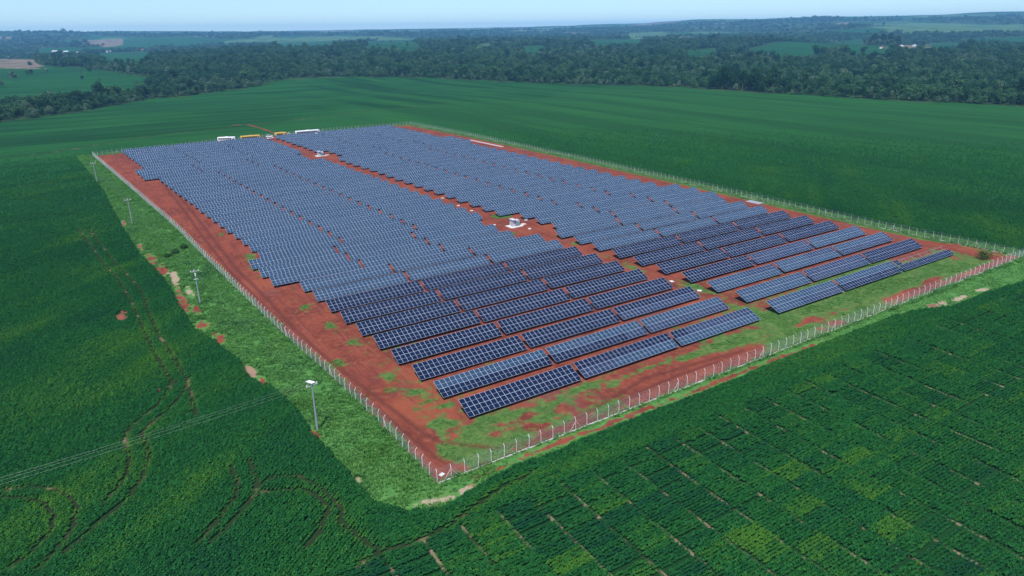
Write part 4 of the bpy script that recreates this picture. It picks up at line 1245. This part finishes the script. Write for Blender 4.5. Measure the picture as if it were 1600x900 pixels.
sc = cscl * rng.uniform(.82, 1.2, n)
scatter('soybean_plants', np.stack([cx_, cy_, terrain(cx_, cy_) - .02], 1), np.stack([rng.normal(0, .08, n), rng.normal(0, .08, n), cang + rng.choice([0, math.pi], n) + rng.normal(0, .12, n)], 1),
        np.stack([sc, sc, sc * rng.uniform(.85, 1.12, n)], 1), rng.integers(0, 4, n), [soy_mesh(300 + i) for i in range(4)], 'dense rows of dark green soybean plants in the near fields', ctint, 'crop')

# ---- tall grass on the bank
def jitter_grid(x0, x1, y0, y1, sp):
    a, b = np.meshgrid(np.arange(x0, x1, sp), np.arange(y0, y1, sp))
    a = a.ravel() + rng.uniform(-.5, .5, a.size) * sp; b = b.ravel() + rng.uniform(-.5, .5, b.size) * sp
    return a, b
x, y = jitter_grid(-2, 250, 78, 500, .52)
ok = (sdf(VERGE, x, y) > -.2) & (sdf(FENCE, x, y) < .35) & (x < 245)
x, y = x[ok], y[ok]
bd = np.zeros(x.shape)
for (p_, q_, a_, b_, k_) in BARE:
    bd = np.maximum(bd, np.exp(-(((x - p_) / a_) ** 2 + ((y - q_) / b_) ** 2) * .8))
bd = np.maximum(bd, np.exp(-((y - 87.15) / .95) ** 2) * sstep(49, 60, x) * (1 - sstep(133, 142, x)) * 1.0)
lump = fbm(x / 2.4, y / 2.4, 61, 3)
ok = (bd + .5 * (vnoise(x / .9, y / .9, 62) - .5) < .36) & (lump > .24)
x, y, lump = x[ok], y[ok], lump[ok]
n = len(x)
gs = (.55 + .95 * lump) * rng.uniform(.7, 1.25, n) * np.where(y < 88.5, np.where(x > 50, .55, .9), 1.0)
gt = (fbm(x / 6, y / 6, 63, 3) - .45) * 1.6 + rng.normal(0, .18, n)
scatter('bank_grass', np.stack([x, y, terrain(x, y)], 1), np.stack([np.zeros(n), np.zeros(n), rng.uniform(0, 6.28, n)], 1), np.stack([gs, gs, gs * .95], 1),
        rng.integers(0, 3, n), [grass_mesh(400 + i, 20) for i in range(3)], 'lush tufted grass on the bank outside the fence', gt, 'grass')
print('grass', n)
# ---- low weeds on the red earth
x, y = jitter_grid(8, 240, 88, 480, .62)
ok = sdf(FENCE, x, y) > .1
x, y = x[ok], y[ok]
w = np.zeros(x.shape)
for (a, b, c, d_, w_) in PATCH: w += w_ * np.exp(-(((x - a) / c) ** 2 + ((y - b) / d_) ** 2) * .9)
w += 1.1 * np.exp(-((sdf(FENCE, x, y) - 1.2) / 2.0) ** 2) * ((x > 205) & (y > 110))
w += 1.0 * np.exp(-(sdf(FENCE, x, y) / 1.7) ** 2) * (.55 + .9 * vnoise(x / 3, y / 9, 15)) * ((x < 60) & (y > 100)) + .13 * ((x > 40) & (x < 60) & (y < 200))
ok = w + 1.5 * (fbm(x / 2.4, y / 2.4, 81, 4) - .5) > .62
x, y = x[ok], y[ok]; n = len(x)
gs = rng.uniform(.35, .85, n)
scatter('weeds', np.stack([x, y, terrain(x, y)], 1), np.stack([np.zeros(n), np.zeros(n), rng.uniform(0, 6.28, n)], 1), np.stack([gs * 1.2, gs * 1.2, gs * .7], 1),
        rng.integers(0, 3, n), [grass_mesh(420 + i, 20) for i in range(3)], 'patchy low weeds growing on the red earth inside the fence', (fbm(x / 5, y / 5, 83, 2) - .3) * 1.3, 'weeds')
print('weeds', n)

# ---- shrubs
def shrub(x, y, rx, h, seed, label):
    me = crown_mesh(seed, h, rx, 9, 620, .16, M['leaf_bush'], .0)
    o = empty('shrub', (x, y, gz(x, y)), label=label, cat='shrub')
    child('foliage', me, o)
    b = MB()
    for k in range(5):
        a = k * 1.3; b.tube([(.1 * math.cos(a), .1 * math.sin(a), -.1), (rx * .5 * math.cos(a), rx * .5 * math.sin(a), h * .6)], [.04, .02], 5)
    child('stem', b.mesh('stem', [M['bark']]), o)
shrub(226.4, 96.2, 2.5, 2.3, 701, 'round green shrub on red earth near the far right corner of the fence')
shrub(25.2, 250.5, 1.9, 1.6, 702, 'leafy dark shrub against the left fence')
shrub(22.4, 247.0, 1.7, 1.4, 703, 'leafy dark shrub in the middle of the hedge on the bank')
shrub(19.6, 243.6, 1.4, 1.1, 704, 'low dark shrub at the field end of the hedge on the bank')

# ---- far farm buildings
def house(x, y, w, d_, h, ang, label, roof='roof_tile'):
    o = empty('farm_building', (x, y, gz(x, y)), (0, 0, ang), label, 'farm building', 'far farm buildings')
    child('wall', MB().box(-w / 2, w / 2, -d_ / 2, d_ / 2, -1, h).mesh('wall', [M['house_wall']]), o)
    prof = [(-d_ / 2 - .5, h + .01), (d_ / 2 + .5, h + .01), (0, h + d_ * .28)]
    b = MB(); b.prism(prof, -w / 2 - .5, w / 2 + .5); me = b.mesh('roof', [M[roof]])
    child('roof', me, o, rot=(0, 0, math.pi / 2))
    for k in range(3):
        b = MB(); b.box(-w / 2 + 1 + k * w / 3, -w / 2 + 2.2 + k * w / 3, -d_ / 2 - .03, -d_ / 2 + .03, 1, h - .8); child('window', b.mesh('window', [M['dark_glass']]), o)
for (x, y, w, d_, h, lab, rf) in [(-47, 3311, 16, 9, 4, 'white farm house at far left behind the tan field', 'white_paint'), (-26, 3294, 20, 10, 5, 'wide white shed next to the far left farm house', 'white_paint'), (15, 3689, 22, 10, 5, 'far white shed among trees at left', 'white_paint'),
                                  (54, 3676, 18, 9, 4, 'far white house behind the stream wood', 'white_paint'), (47, 3198, 24, 12, 5, 'long white barn above the stream wood', 'white_paint'), (93, 3239, 22, 10, 5, 'second long white barn above the stream wood', 'white_paint'),
                                  (190, 3260, 14, 9, 4, 'small white house at the green field left', 'white_paint'), (332, 3521, 18, 9, 4, 'tile roofed house at the green field left', 'roof_tile'),
                                  (1915, 1120, 16, 9, 4, 'white farm house right of the tall tree row', 'white_paint'), (1950, 1105, 18, 9, 4, 'white shed at far right of the farm', 'white_paint'), (1788, 1004, 12, 8, 4, 'small house in front of the farm', 'roof_tile'), (1860, 1140, 16, 9, 4, 'red roofed house under the tall tree row', 'roof_tile'),
                                  (-124, 3006, 12, 8, 4, 'small white hut on the tan field edge', 'white_paint')]:
    house(x, y, w, d_, h, .5, lab, rf)
